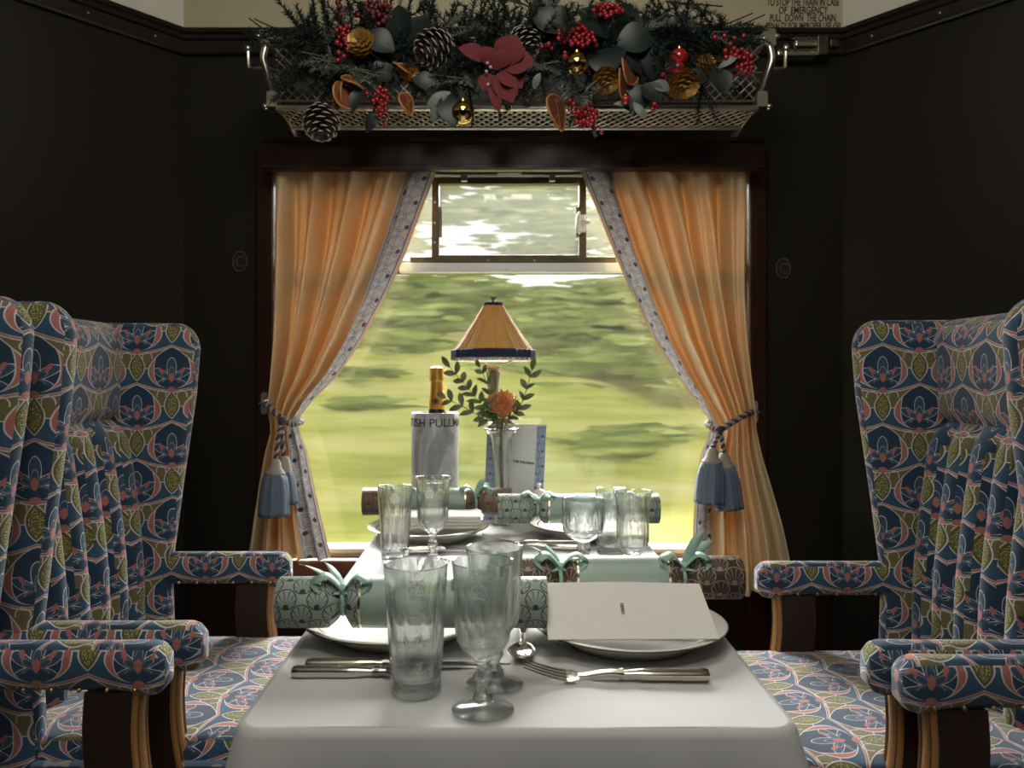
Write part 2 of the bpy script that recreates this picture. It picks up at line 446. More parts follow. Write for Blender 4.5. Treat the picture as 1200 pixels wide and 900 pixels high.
# pelmet rail over the curtains, with a pierced strip
PY = WY - 0.13
m = MB(); pz0, pz1 = WZ(198, PY), WZ(160, PY)
prof = [(PY + 0.032, pz0), (PY + 0.01, pz0), (PY, pz0 + 0.004), (PY, pz0 + 0.012), (PY + 0.012, pz0 + 0.016), (PY + 0.012, pz1 - 0.014), (PY + 0.004, pz1 - 0.010), (PY + 0.004, pz1), (PY + 0.032, pz1)]
xa, xb = WX(306, PY), WX(897, PY); k = len(prof)
m.add([(x, y, z) for x in (xa, xb) for y, z in prof], [tuple(range(k)), tuple(range(2 * k - 1, k - 1, -1))] + [(i, i + k, (i + 1) % k + k, (i + 1) % k) for i in range(k)])
PEL = struct(m.build('trim_30', MAHOG, smooth=False))
m = MB(); zz = pz1 + 0.012; x = WX(420, PY); pts = []
m.tube([(WX(420, PY), PY + 0.02, zz - 0.011), (WX(752, PY), PY + 0.02, zz - 0.011)], 0.0015, 5)
m.tube([(WX(420, PY), PY + 0.02, zz + 0.011), (WX(752, PY), PY + 0.02, zz + 0.011)], 0.0015, 5)
i = 0
while x < WX(752, PY): pts.append((x, PY + 0.02, zz + (0.010 if i % 2 else -0.010))); x += 0.011; i += 1
m.tube(pts, 0.0016, 5); m.box(WX(415, PY), WX(757, PY), PY + 0.024, PY + 0.032, pz1 - 0.002, zz + 0.016)
m.build('fretwork_strip', mat('fretwork', (0.07, 0.045, 0.03), 0.5), PEL, 'pierced zigzag strip')
# upright architraves, sill, wainscot
for px0, px1, nm in ((303, 324, 'trim_31'), (874, 896, 'trim_32')):
    m = MB(); m.box(WX(px0, WY), WX(px1, WY), WY - 0.03, WY + 0.04, 0.0, pz1); struct(m.build(nm, MAHOG, bevel=0.006, smooth=False))
SF = 2.232
m = MB(); m.box(OX0 - 0.06, OX1 + 0.06, SF, WY - 0.031, OZ0 - 0.040, OZ0); m.box(OX0 - 0.0, OX1 + 0.0, WY - 0.031, WY + 0.02, OZ0 - 0.02, OZ0 + 0.010)
o = struct(m.build('trim_33', SILLW, bevel=0.004, smooth=False))
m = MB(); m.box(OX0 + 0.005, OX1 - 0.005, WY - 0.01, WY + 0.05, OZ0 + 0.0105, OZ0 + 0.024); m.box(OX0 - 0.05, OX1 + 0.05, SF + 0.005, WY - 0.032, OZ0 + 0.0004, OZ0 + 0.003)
m.build('sill_top', SILLTOP, o, 'pale cream sill surface')
m = MB()
for a, b in ((-0.9, -0.42), (-0.40, 0.42), (0.44, 0.92)): m.box(a, b, WY - 0.016, WY, 0.10, OZ0 - 0.06)
struct(m.build('trim_34', mat('wainscot', rough=0.35, spec=0.3, fn=wood((0.022, 0.011, 0.007), (0.012, 0.007, 0.005))), bevel=0.005, smooth=False))
# ---- the window
GY = 2.345
WIN = bpy.data.objects.new('window_1', None); C.objects.link(WIN); WIN['kind'] = 'structure'; WIN.location = (0.01, GY, OZ0)
def wb(name, mt, boxes, label=None, bevel=0.002, par=WIN):
    m = MB()
    for b in boxes: m.box(*b)
    p = par
    off = Vector((0.01, GY, OZ0)); m.v = [v - off for v in m.v]
    return m.build(name, mt, p, label, bevel=bevel, smooth=False)
gz0 = WZ(639, GY); gz1 = WZ(206, GY)
zb0, zb1 = WZ(321, GY), WZ(310, GY)             # aluminium bar
wb('frame', BRONZE, [(OX0, OX0 + 0.02, GY - 0.03, GY + 0.03, OZ0 + 0.02, OZ1), (OX1 - 0.02, OX1, GY - 0.03, GY + 0.03, OZ0 + 0.02, OZ1), (OX0 + 0.02, OX1 - 0.02, GY - 0.03, GY + 0.03, WZ(212, GY), OZ1)], 'dark bronze window frame')
wb('head_rail', ALU, [(OX0 + 0.02, OX1 - 0.02, GY - 0.044, GY - 0.031, WZ(211, GY), WZ(208, GY))], 'thin pale rail')
wb('bottom_strip', SILLTOP, [(OX0 + 0.02, OX1 - 0.02, GY - 0.02, GY + 0.02, OZ0 + 0.025, gz0)])
wb('pane', PANE, [(OX0 + 0.02, OX1 - 0.02, GY, GY + 0.006, gz0, zb0)], 'large clear fixed pane', 0)
wb('transom_bar', ALU, [(WX(470, GY), WX(735, GY), GY - 0.040, GY - 0.010, zb0, zb1)], 'bright aluminium bar')
wb('transom_bar', BRONZE, [(WX(482, GY), WX(720, GY), GY - 0.036, GY - 0.012, zb1 + 0.0005, WZ(303, GY)), (OX0 + 0.02, OX1 - 0.02, GY - 0.009, GY + 0.02, zb0, WZ(306, GY))], 'dark stepped bar')
vx0, vx1, vz0, vz1 = WX(507, GY), WX(686, GY), WZ(304, GY), WZ(212, GY)
fw = 0.021
wb('ventilator_frame', BRONZE, [(vx0, vx0 + fw, GY - 0.035, GY - 0.005, vz0, vz1), (vx1 - fw, vx1, GY - 0.035, GY - 0.005, vz0, vz1), (vx0 + fw, vx1 - fw, GY - 0.035, GY - 0.005, vz1 - fw * 0.8, vz1), (vx0 + fw, vx1 - fw, GY - 0.035, GY - 0.005, vz0, vz0 + 0.008)], 'bronze frame of the opening top light')
wb('ventilator_pane', PANE2, [(vx0 + fw, vx1 - fw, GY - 0.022, GY - 0.017, vz0 + 0.008, vz1 - fw * 0.8)], 'slightly frosted small pane', 0)
wb('side_pane', PANE2, [(OX0 + 0.02, vx0, GY, GY + 0.005, WZ(306, GY), WZ(212, GY))], None, 0); wb('side_pane', PANE2, [(vx1, OX1 - 0.02, GY, GY + 0.005, WZ(306, GY), WZ(212, GY))], None, 0)
wb('pane_edging', mat('edging', (0.50, 0.42, 0.29), 0.6), [(vx0 + fw, vx0 + fw + 0.009, GY - 0.026, GY - 0.0225, WZ(280, GY), WZ(244, GY)), (vx1 - fw - 0.009, vx1 - fw, GY - 0.026, GY - 0.0225, WZ(280, GY), WZ(244, GY))], 'tan finger strip')
wb('ventilator_hinge', CHROME, [(WX(a, GY) - 0.009, WX(a, GY) + 0.009, GY - 0.050, GY - 0.0355, WZ(217, GY), WZ(209, GY)) for a in (545, 646)], 'nickel hinge')
wb('head_plate', CHROME, [(WX(583, GY), WX(611, GY), GY - 0.050, GY - 0.0445, WZ(209, GY), WZ(203.5, GY))], 'nickel plate')
m = MB(); q = Vector((0.01, GY, OZ0))
c0 = W3(681, 262, GY - 0.045) - q
m.box(c0.x - 0.012, c0.x + 0.012, c0.y - 0.004, c0.y + 0.009, c0.z - 0.025, c0.z + 0.025)
m.tube([c0 + Vector((-0.005, -0.01, 0.032)), c0 + Vector((-0.013, -0.014, 0.01)), c0 + Vector((-0.013, -0.014, -0.02)), c0 + Vector((-0.004, -0.008, -0.03))], 0.004, 8)
m.tube([c0 + Vector((0.0, -0.012, 0)), c0 + Vector((0.022, -0.014, 0.004))], 0.006, 8)
m.build('latch', CHROME, WIN, 'nickel ventilator latch', bevel=0.002)
m = MB()
for py in (237, 261, 284): m.ball(W3(509.5, py, GY - 0.036) - q, 0.0035, 8, 6)
for px in (572, 626): m.ball(W3(px, 305, GY - 0.037) - q, 0.003, 8, 6)
for px in (510, 594, 680): m.ball(W3(px, 316, GY - 0.041) - q, 0.003, 8, 6)
m.build('screw', CHROME, WIN)
# ================================================================ chairs
def stadium(c, d, L, h, ns=7, na=6):           # plan outline of a padded slab: centre c, unit dir d
    n = Vector((-d.y, d.x, 0)); out = []; L = max(L - h, 0.001)
    for sgn in (1, -1):
        for i in range(ns): out.append(c + d * (L * (2 * i / ns - 1)) * sgn - n * h * sgn)
        for i in range(na):
            a = -PI / 2 + PI * i / na
            out.append(c + d * L * sgn + (d * math.cos(a) + n * math.sin(a)) * h * sgn)
    return out
def rrect(w, h, r, n=5):
    out = []
    for cx, cy, a0 in ((w - r, h - r, 0), (-w + r, h - r, PI / 2), (-w + r, -h + r, PI), (w - r, -h + r, 1.5 * PI)):
        for i in range(n + 1):
            a = a0 + PI / 2 * i / n; out.append((cx + r * math.cos(a), cy + r * math.sin(a)))
    return out
GOLDN = mat('brass_nail', (0.45, 0.32, 0.12), 0.3, 1.0)
CTOP = 1.262
def make_chair(label, group):
    t = thing('armchair', label, 'armchair', (0, 0, 0), 0, group)
    # seat cushion: rings shrinking to the crowned middle
    m = MB(); rings = []; cx = 0.10; hw, hd = 0.215, 0.268
    for s_, z in ((0.985, 0.455), (1.0, 0.47), (1.0, 0.535), (0.99, 0.552), (0.965, 0.562), (0.92, 0.567), (0.8, 0.571), (0.6, 0.575), (0.35, 0.577), (0.12, 0.578)):
        e = 1 if s_ > 0.9 else 1
        rings.append([Vector((cx + x * s_, y * s_, z)) for x, y in rrect(hw, hd, 0.05, 4)])
    m.loft(rings); m.build('seat', FABRIC, t, boxuv=True, sharp=180)
    m = MB(); pts = [Vector((cx + x * 1.004, y * 1.004, 0.530)) for x, y in rrect(hw, hd, 0.05, 5)]; pts.append(pts[0])
    m.tube(pts, 0.0065, 8, False)
    m.build('piping', mat_pip, t, 'pale blue piped edge below the seat')
    m = MB(); m.loft([[Vector((cx + x, y, z)) for x, y in rrect(hw - 0.01, hd - 0.012, 0.045, 4)] for z in (0.36, 0.45)]); m.build('seat_rail', FABRIC, t, boxuv=True)
    # back: front face with a smooth head panel over upright flutes
    SZ = 1.045
    prof = []
    for i in range(29): prof.append(('f', 0.545 + (CTOP - 0.075 - 0.545) * i / 28))
    for i in range(1, 13): prof.append(('t', i / 12))
    for i in range(9): prof.append(('b', CTOP - 0.075 - (CTOP - 0.075 - 0.45) * i / 8))
    def xf(z): return lerp(-0.100, -0.150, clamp((z - 0.56) / 0.69))
    def back(u, j):
        k, q = prof[j]; y = lerp(-0.228, 0.228, u)
        edge = sstep(0, 0.06, u) * sstep(1, 0.94, u)
        if k == 'f':
            z = q; x = xf(z)
            if z < SZ:
                fan = 1 + 0.0 * z
                ph = abs(math.sin(PI * 6 * u)) ** 0.55
                am = 0.054 * sstep(SZ, SZ - 0.05, z) * (0.75 + 0.25 * sstep(1.0, 0.7, z))
                x += (ph - 0.6) * am
                x += 0.012 * math.sin(clamp((z - 0.55) / 0.5) * PI)
            else: x += 0.022 * math.sin(clamp((z - SZ) / 0.24) * PI * 0.62) - 0.006
            g = abs(z - SZ); x -= 0.016 * math.exp(-(g / 0.012) ** 2)
            return Vector((x - 0.03 * (1 - edge), y, z))
        if k == 't':
            a = q * PI; xc = (xf(CTOP) + 0.016 - 0.28) / 2; r = (xf(CTOP) + 0.016 + 0.28) / 2
            return Vector((xc + r * math.cos(a), y, CTOP - 0.075 + 0.075 * math.sin(a) ** 0.75))
        return Vector((-0.28, y, q))
    m = MB(); nv = len(prof) - 1
    m.grid(84, nv, lambda u, v: back(u, int(round(v * nv))))
    for u in (0, 1): m.add([back(u, j) for j in range(nv + 1)], [tuple(range(nv + 1))])
    m.build('backrest', FABRIC, t, boxuv=True, sharp=75)
    # wings
    for s in (1, -1):
        m = MB(); rings = []
        zs = [0.47 + (CTOP - 0.06 - 0.47) * i / 22 for i in range(23)]
        def front(z): return interp([(0.47, -0.035), (0.72, -0.045), (0.90, -0.022), (1.10, 0.006), (1.20, 0.014), (1.30, 0.014)], z)[0]
        for i in range(23 + 9):
            if i < 23: z = zs[i]; sh = 1.0; pull = 0
            else:
                a = (i - 22) / 9 * PI / 2; z = CTOP - 0.06 + 0.058 * math.sin(a); sh = max(math.cos(a), 0.06); pull = 0.05 * (1 - math.cos(a))
            A = Vector((-0.275, s * 0.243, z)); B = Vector((front(min(z, 1.2)) - pull, s * lerp(0.255, 0.263, clamp((z - 0.6) / 0.5)), z))
            d = (B - A).normalized(); h = 0.026
            rings.append(stadium((A + B) / 2, d, (B - A).length / 2, max(h * sh ** 0.8, 0.003), 8, 7))
        m.loft(rings); m.build('wing', FABRIC, t, boxuv=True, sharp=180)
    # arms
    for s in (1, -1):
        m = MB(); rings = []
        for i in range(30):
            q = i / 29; x = lerp(-0.10, 0.218, q)
            e = sstep(0.12, 0.218, x)
            w, h = 0.0265 + 0.003 * e, 0.035 + 0.004 * e
            r = 0.024
            if x > 0.19:
                k = math.sqrt(max(1 - ((x - 0.19) / 0.0285) ** 2, 0.02)); w *= 0.45 + 0.55 * k; h *= 0.45 + 0.55 * k; r *= k * 0.9 + 0.1
            zc = 0.717 - 0.004 * e
            rings.append([Vector((x, s * 0.258 + a, zc + b)) for a, b in rrect(w, h, min(r, w * 0.95), 4)])
        m.loft(rings); arm = m.build('armrest', FABRIC, t, boxuv=True, sharp=180)
        for x in (-0.02, 0.02, 0.06, 0.10, 0.14, 0.18):
            for e in (1, -1):
                m = MB(); m.ball((x, s * 0.258 + e * 0.0285, 0.690), 0.0035, 7, 5); m.build('brass_nail', GOLDN, arm, 'small brass nail')
        # post: dark sides with a pale moulded front that sweeps forward to the bottom
        path = [(0.166, 0.684), (0.163, 0.62), (0.170, 0.55), (0.190, 0.47), (0.222, 0.40), (0.245, 0.36)]
        P = smooth_path([(x, 0, z) for x, z in path], 6)
        wd = 0.0225
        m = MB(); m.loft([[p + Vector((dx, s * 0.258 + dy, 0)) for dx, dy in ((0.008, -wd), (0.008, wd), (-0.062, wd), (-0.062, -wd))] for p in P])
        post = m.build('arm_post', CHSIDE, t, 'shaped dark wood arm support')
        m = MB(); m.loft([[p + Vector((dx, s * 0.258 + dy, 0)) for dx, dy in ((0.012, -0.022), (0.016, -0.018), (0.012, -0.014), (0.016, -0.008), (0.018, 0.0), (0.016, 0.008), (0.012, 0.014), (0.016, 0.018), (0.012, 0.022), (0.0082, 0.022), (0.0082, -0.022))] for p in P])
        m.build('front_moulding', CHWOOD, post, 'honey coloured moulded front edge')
        m = MB()
        for dy in (-0.0125, 0.0125): m.tube([p + Vector((0.0135, s * 0.258 + dy, 0)) for p in P], 0.0016, 6)
        m.build('inlay_line', CHDARK, post, 'thin black inlay line')
    # legs
    for x, s in ((0.235, 1), (0.235, -1), (-0.20, 1), (-0.20, -1)):
        m = MB(); m.loft([[Vector((x + (0.02 * (0.36 - z) if x > 0 else -0.1 * (0.36 - z)) + a, s * 0.235 + b, z)) for a, b in rrect(w, w, 0.004, 2)] for z, w in ((0, 0.014), (0.12, 0.017), (0.30, 0.024), (0.37, 0.024))])
        m.build('leg', CHSIDE, t)
    return t
mat_pip = mat('piping_cord', (0.16, 0.22, 0.28), 0.8, fn=lambda: mixc(noise(coords('Object'), 40, 1) > 0.55, (0.10, 0.16, 0.24), (0.34, 0.32, 0.28)))
GRP = 'patterned wing armchairs along the table'
ch = make_chair('blue lotus patterned wing armchair left of the table, whole back and seat visible', GRP)
ch.location = (-0.695, 1.546, 0)
dup(ch, (-0.712, 0.935, 0), 0, 'blue lotus patterned wing armchair at the left edge, only its wing and one armrest showing')
dup(ch, (0.748, 1.452, 0), PI, 'blue lotus patterned wing armchair right of the table, its armrest before the right curtain')
dup(ch, (0.764, 0.872, 0), PI, 'blue lotus patterned wing armchair at the lower right corner, cut off by the frame')
# ================================================================ curtains
CY = 2.235
def make_curtain(label, rows, inner, bwid, seed, ybot):
    rnd = random.Random(seed); ph = [rnd.uniform(0, 6.28) for _ in range(6)]
    y0, y1 = rows[0][0], rows[-1][0]
    def pos(u, v, lift=0.0):
        py = lerp(y0, y1, v); l, r = interp(rows, py)
        if inner == 'l': l, r = r, l                    # u=0 outer edge, u=1 inner edge
        tie = math.exp(-((py - 497) / 45.0) ** 2)
        uu = u + 0.018 * math.sin(v * 5 + ph[0] + u * 4)
        s = (0.036 * math.sin(2 * PI * 4.6 * uu + ph[1] + 0.5 * v) + 0.015 * math.sin(2 * PI * 8.7 * uu + ph[2] - 0.8 * v) + 0.006 * math.sin(2 * PI * 13 * uu + ph[3]))
        fade = 0.55 + 0.45 * sstep(0.02, 0.2, v)
        amp = fade * (1 - 0.45 * tie) * (1.0 if py < 500 else 0.75 - 0.1 * v)
        flat = 1 - sstep(0.80, 0.90, u)
        s = s * amp * (0.12 + 0.88 * flat) - 0.014 * math.sin(PI * u)
        # big diagonal drags from the heading down to the tie
        s += -0.020 * math.sin(PI * clamp(v / 0.62)) * math.sin(PI * u) ** 2
        yb = CY + (ybot(u) if py > 520 else 0) * sstep(520, 640, py)
        Y = yb + s - lift
        yb2 = CY                                      # keep the outline where it hangs
        px = lerp(l, r, u)
        bot = 0
        if v > 0.9: bot = 3.0 * math.sin(2 * PI * 3 * u + ph[4]) * (v - 0.9) * 10
        return Vector((WX(px, CY), Y, WZ(py, CY) - bot * 0.001))
    t = thing('curtain', label, 'curtain', (0, 0, 0), 0, 'window curtains')
    m = MB(); m.grid(150, 110, pos); m.build('curtain_panel', CURT, t, sharp=180)
    m = MB()
    def wv(v):
        py = lerp(y0, y1, v); l, r = interp(rows, py); return interp(bwid, py)[0] / max(abs(r - l), 1)
    def bpos(q, v): return pos(lerp(1 - wv(v), 0.985, q), v, 0.004 + 0.003 * math.sin(PI * q))
    ln = WZ(y0, CY) - WZ(y1, CY)
    m.grid(10, 110, bpos, lambda q, v: (v * ln * 1.12, 1 - q), flip=False)
    m.build('border_band', BORDER, t, 'pale band with blue scrolls and navy dots', sharp=180)
    return t
Lrows = [(196, 326, 513), (250, 326, 493), (300, 325, 474), (350, 323, 451), (400, 321, 423), (440, 318, 396), (470, 315, 366), (488, 316, 352), (497, 318, 349), (508, 317, 352), (530, 311, 360), (570, 304, 368), (610, 298, 377), (654, 292, 388)]
Rrows = [(196, 678, 873), (250, 701, 873), (300, 721, 872), (350, 743, 872), (400, 768, 874), (440, 793, 878), (470, 816, 882), (488, 828, 884), (497, 833, 884), (508, 831, 886), (530, 822, 890), (570, 814, 899), (610, 809, 908), (650, 806, 916), (690, 804, 922)]
Lb = [(196, 36), (300, 32), (380, 24), (450, 16), (480, 9), (497, 8), (515, 15), (560, 22), (654, 30)]
Rb = [(196, 36), (300, 22), (380, 17), (450, 12), (480, 7), (497, 6), (515, 12), (560, 20), (690, 27)]
make_curtain('gold silk curtain left of the window, tied back', Lrows, 'r', Lb, 3, lambda u: 0.0)
make_curtain('gold silk curtain right of the window, tied back', Rrows, 'l', Rb, 11, lambda u: -0.035 - 0.01 * u)
# tiebacks: a two-coloured twisted rope with two tassels
def helix(path, r, phase, turns):
    P = smooth_path(path, 14); n = len(P); out = []
    for i, p in enumerate(P):
        tdir = (P[min(i + 1, n - 1)] - P[max(i - 1, 0)]).normalized(); a = tdir.orthogonal().normalized()
        up = Vector((0, -1, 0)); a = (up - tdir * up.dot(tdir)).normalized(); b = tdir.cross(a)
        th = phase + 2 * PI * turns * i / n
        out.append(p + a * math.cos(th) * r + b * math.sin(th) * r)
    return out
def tassel(t, c, h, r, tilt):
    zt = c.z
    m = MB()
    m.lathe([(0.004, 0.0), (0.010, -0.003), (0.014, -0.013), (0.017, -0.026), (r * 0.74, -0.038), (r * 0.70, -0.044), (0.003, -0.045)], 20, rmod=lambda a, j, z: 1 + 0.06 * math.cos(9 * a + z * 300))
    m.xform(Matrix.Translation(c) @ Matrix.Rotation(tilt, 4, 'Y')); hd = m.build('tassel', ROPE1, t, 'blue silk tassel with netted pale head')
    m = MB(); m.lathe([(0.002, -0.041), (r * 0.72, -0.043), (r * 0.86, -0.055), (r, -0.080), (r * 1.08, -h + 0.01), (r * 1.10, -h), (r * 0.85, -h - 0.001), (0.002, -h + 0.002)], 72,
                      rmod=lambda a, j, z: 1 + (0.055 * math.sin(18 * a + 3 * math.sin(5 * a)) + 0.03 * math.sin(7 * a)))
    for i, v in enumerate(m.v):
        if v.z < -h + 0.012: m.v[i] = v + Vector((0, 0, random.uniform(-0.003, 0.003)))
    m.xform(Matrix.Translation(c) @ Matrix.Rotation(tilt, 4, 'Y')); m.build('tassel_skirt', TASSEL, hd, 'blue thread skirt', sharp=180)
def tieback(label, hook, path, tass):
    t = thing('curtain_tieback', label, 'curtain tieback', (0, 0, 0), 0, 'rope tiebacks')
    for ph, mt, nm in ((0, ROPE1, 'rope'), (PI, ROPE2, 'rope')):
        m = MB(); m.tube(helix(path, 0.0042, ph, 15), 0.0050, 7); m.build(nm, mt, t, 'pale rope strand' if mt is ROPE1 else 'dark rope strand')
    for kn, c, h, r, ti in tass:
        for ph, mt in ((0, ROPE1), (PI, ROPE2)):
            m = MB(); m.tube(helix([kn, kn.lerp(c, 0.4) + Vector((0, -0.012, 0)), c], 0.0034, ph, 5), 0.0038, 6); m.build('hanging_cord', mt, t)
        tassel(t, c, h, r, ti)
    m = MB(); m.ball(tass[0][0] + Vector((0, -0.004, 0)), 0.012, 12, 8); m.build('knot', ROPE2, t)
    return t
y = CY - 0.075
Lp = [W3(310, 470, WY - 0.040), W3(316, 478, CY - 0.045), W3(331, 491, y), W3(341, 497, y - 0.002), W3(348, 496, y + 0.018), W3(353, 494, CY + 0.01), W3(347, 492, CY + 0.045)]
tieback('twisted rope tieback with blue tassels on the left curtain', None, Lp, [(W3(331, 494, y - 0.01), W3(323, 537, y - 0.022), 0.150, 0.036, 0.03), (W3(331, 494, y - 0.01), W3(333, 534, y + 0.010), 0.128, 0.026, -0.05)])
Rp = [W3(884, 482, WY - 0.040), W3(876, 485, CY - 0.050), W3(858, 495, y - 0.006), W3(842, 504, y - 0.008), W3(833, 500, y + 0.012), W3(829, 496, CY + 0.01), W3(836, 493, CY + 0.045)]
tieback('twisted rope tieback with blue tassels on the right curtain', None, Rp, [(W3(842, 504, y - 0.012), W3(835, 524, y - 0.024), 0.146, 0.036, 0.06), (W3(842, 504, y - 0.012), W3(848, 530, y - 0.010), 0.150, 0.034, -0.10)])
for px, nm, lab in ((310, -1, 'small nickel hook plate holding the left rope tieback'), (884, 1, 'small nickel hook plate holding the right rope tieback')):
    t = thing('tieback_hook', lab, 'hook', (WX(px, WY - 0.03), WY - 0.031, WZ(482 if nm > 0 else 472, WY)), 0, 'tieback hooks')
    m = MB(); m.loft([[Vector((a, yy_, b)) for a, b in rrect(0.009, 0.031, 0.008, 4)] for yy_ in (0.0, -0.004)]); m.build('plate', CHROME, t)
    m = MB(); m.tube([(0, -0.004, 0), (0, -0.02, -0.004), (0, -0.026, 0.004), (0, -0.026, 0.012)], 0.003, 8); m.tube([(0.012, -0.014, 0), (-0.012, -0.014, 0)], 0.0022, 6); m.build('hook', CHROME, t)
# octagonal pulls on the panelling
for px, py, lab in ((282, 307, 'small octagonal nickel ring pull on the dark panel left of the window'), (917, 315, 'small octagonal nickel ring pull on the dark panel right of the window')):
    t = thing('ring_pull', lab, 'ring pull', (WX(px, WY), WY - 0.001, WZ(py, WY)), 0, 'octagonal ring pulls')
    o8 = [(math.cos(PI / 8 + i * PI / 4) * 0.021, math.sin(PI / 8 + i * PI / 4) * 0.030) for i in range(8)]
    m = MB(); m.tube([(a, -0.004, b) for a, b in o8 + o8[:1]], 0.0022, 6, False); m.build('octagonal_rim', CHROME, t)
    m = MB(); m.loft([[Vector((a * 0.95, q, b * 0.95)) for a, b in o8] for q in (0, -0.003)]); m.build('plate', mat('dark_bronze_plate', (0.03, 0.025, 0.02), 0.4, 0.5), t)
    m = MB(); m.tube([(0.011 * math.cos(a * PI / 8) + 0.002, -0.007, 0.014 * math.sin(a * PI / 8)) for a in range(1, 15)], 0.0020, 6); m.build('ring', CHROME, t)
# ================================================================ table
def tx(Y): return lerp(-0.306, -0.328, (Y - 0.9) / 1.35), lerp(0.332, 0.342, (Y - 0.9) / 1.35)
TY0, TY1 = 0.893, 2.275
tb = thing('dining_table', 'dining table hidden under the white tablecloth', 'table', (0.012, 1.58, 0))
m = MB(); m.box(-0.295, 0.30, -0.66, 0.66, 0.715, 0.742); m.build('tabletop', MAHOG, tb, bevel=0.004, smooth=False)
for sx in (-1, 1):
    for sy in (-1, 1):
        m = MB(); m.loft([[Vector((sx * 0.25 + a, sy * 0.60 + b, z)) for a, b in rrect(w, w, 0.006, 2)] for z, w in ((0, 0.016), (0.3, 0.02), (0.715, 0.026))]); m.build('leg', MAHOG, tb)
m = MB(); R = 0.035
per = []                                          # open outline: back-left -> front -> back-right
l1, r1 = tx(TY1); l0, r0 = tx(TY0)
for i in range(40): q = i / 40; per.append(Vector((lerp(l1, l0, q), lerp(TY1, TY0 + R, q), 0)))
for i in range(9): a = PI + PI / 2 * i / 8; per.append(Vector((l0 + R + R * math.cos(a), TY0 + R + R * math.sin(a), 0)))
for i in range(1, 30): per.append(Vector((lerp(l0 + R, r0 - R, i / 30), TY0, 0)))
for i in range(9): a = 1.5 * PI + PI / 2 * i / 8; per.append(Vector((r0 - R + R * math.cos(a), TY0 + R + R * math.sin(a), 0)))
for i in range(1, 41): q = i / 40; per.append(Vector((lerp(r0, r1, q), lerp(TY0 + R, TY1, q), 0)))
np_ = len(per)
def outn(i):
    a, b = per[max(i - 1, 0)], per[min(i + 1, np_ - 1)]; d = (b - a).normalized(); return Vector((d.y, -d.x, 0)) * -1
def cloth(i, k, K=18):
    p, n = per[i], outn(i)
    if n.dot(p - Vector((0, 1.6, 0))) < 0: n = -n
    q = k / K; drop = 0.34 * q
    corner = math.exp(-((i - 44) / 5.0) ** 2) + math.exp(-((i - 82) / 5.0) ** 2)
    front = 1 if 44 <= i <= 82 else 0
    fold = 0.010 * math.sin(i * 0.55) * q + 0.006 * math.sin(i * 1.3 + 2) * q
    if k == 0: return p - n * 0.010 + Vector((0, 0, TZ))
    if k == 1: return p - n * 0.003 + Vector((0, 0, TZ - 0.0022))
    if k == 2: return p + n * 0.001 + Vector((0, 0, TZ - 0.009))
    back = sstep(TY1, TY1 - 0.3, p.y)
    out = (0.004 + 0.05 * q * corner * 1.6 + 0.022 * q + fold) * (0.25 + 0.75 * back) - (0 if back > 0.5 else 0.004)
    return p + n * out + Vector((0, 0, TZ - 0.012 - drop * (1 if back > 0.02 else 0.3)))
K = 18
m.add([cloth(i, k) for k in range(K + 1) for i in range(np_)], [(k * np_ + i, k * np_ + i + 1, (k + 1) * np_ + i + 1, (k + 1) * np_ + i) for k in range(K) for i in range(np_ - 1)])
ntop = 44 + 39 // 1
# flat top: strips between left and right outlines
L_ = [cloth(i, 0) for i in range(0, np_ // 2 + 1)]; Rr = [cloth(np_ - 1 - i, 0) for i in range(0, np_ // 2 + 1)]
nl = len(L_); nx = 24
def top(u, j):
    p = L_[j].lerp(Rr[j], u)
    return p + Vector((0, 0, 0.0006 * math.sin(p.x * 17 + p.y * 5) * sstep(0, .15, u) * sstep(1, .85, u) * (1 if 0 < j < nl - 4 else 0)))
m.add([top(u / nx, j) for j in range(nl) for u in range(nx + 1)], [(j * (nx + 1) + u, j * (nx + 1) + u + 1, (j + 1) * (nx + 1) + u + 1, (j + 1) * (nx + 1) + u) for j in range(nl - 1) for u in range(nx)])
m.add([cloth(0, 0), cloth(np_ - 1, 0), cloth(np_ - 1, 0) + Vector((0, 0.004, -0.03)), cloth(0, 0) + Vector((0, 0.004, -0.03))], [(0, 1, 2, 3)])
# pressed fold lines
o = m.build('tablecloth', LINEN, sharp=180); tag(o, 'white linen tablecloth draped over the dining table', 'tablecloth')
# ================================================================ plates
PZ = TZ + 0.0012
def plate(label, X, Y, r=0.142, rz=0.030):
    t = thing('dinner_plate', label, 'plate', (X, Y, PZ), 0, 'cream dinner plates')
    k = r / 0.142
    prof = [(0.0, 0.004), (0.085 * k, 0.004), (0.090 * k, 0.0), (0.095 * k, 0.0), (0.100 * k, 0.006), (0.122 * k, 0.018), (r, rz - 0.004), (r + 0.0006, rz - 0.0015), (r - 0.002, rz), (0.124 * k, rz - 0.006), (0.108 * k, 0.014), (0.098 * k, 0.009), (0.0, 0.008)]
    m = MB(); m.lathe(prof, 96); m.build('dish', PORC, t, sharp=180)
    m = MB(); m.lathe([(r - 0.0010, rz - 0.0042), (r + 0.0012, rz - 0.0035), (r + 0.0014, rz - 0.0018), (r - 0.001, rz - 0.0010)], 96); m.build('rim_band', PLRIM, t, 'dark gilt line round the rim')
    m = MB(); m.lathe([(0.1215 * k, rz - 0.0066), (0.1215 * k, rz - 0.0062), (0.1235 * k, rz - 0.0057), (0.1235 * k, rz - 0.006)], 96); m.build('inner_line', PLRIM, t)
    return t
plate('cream dinner plate at the front left, green shell cracker lying across it', -0.163, 1.235)
plate('cream dinner plate at the front right, under the blank menu card', 0.184, 1.205)
plate('cream dinner plate at the far left by the window, white napkin on it', -0.187, 1.968, 0.145, 0.032)
plate('cream dinner plate at the far right by the window, grey green cracker lying across it', 0.205, 2.0, 0.145, 0.032)
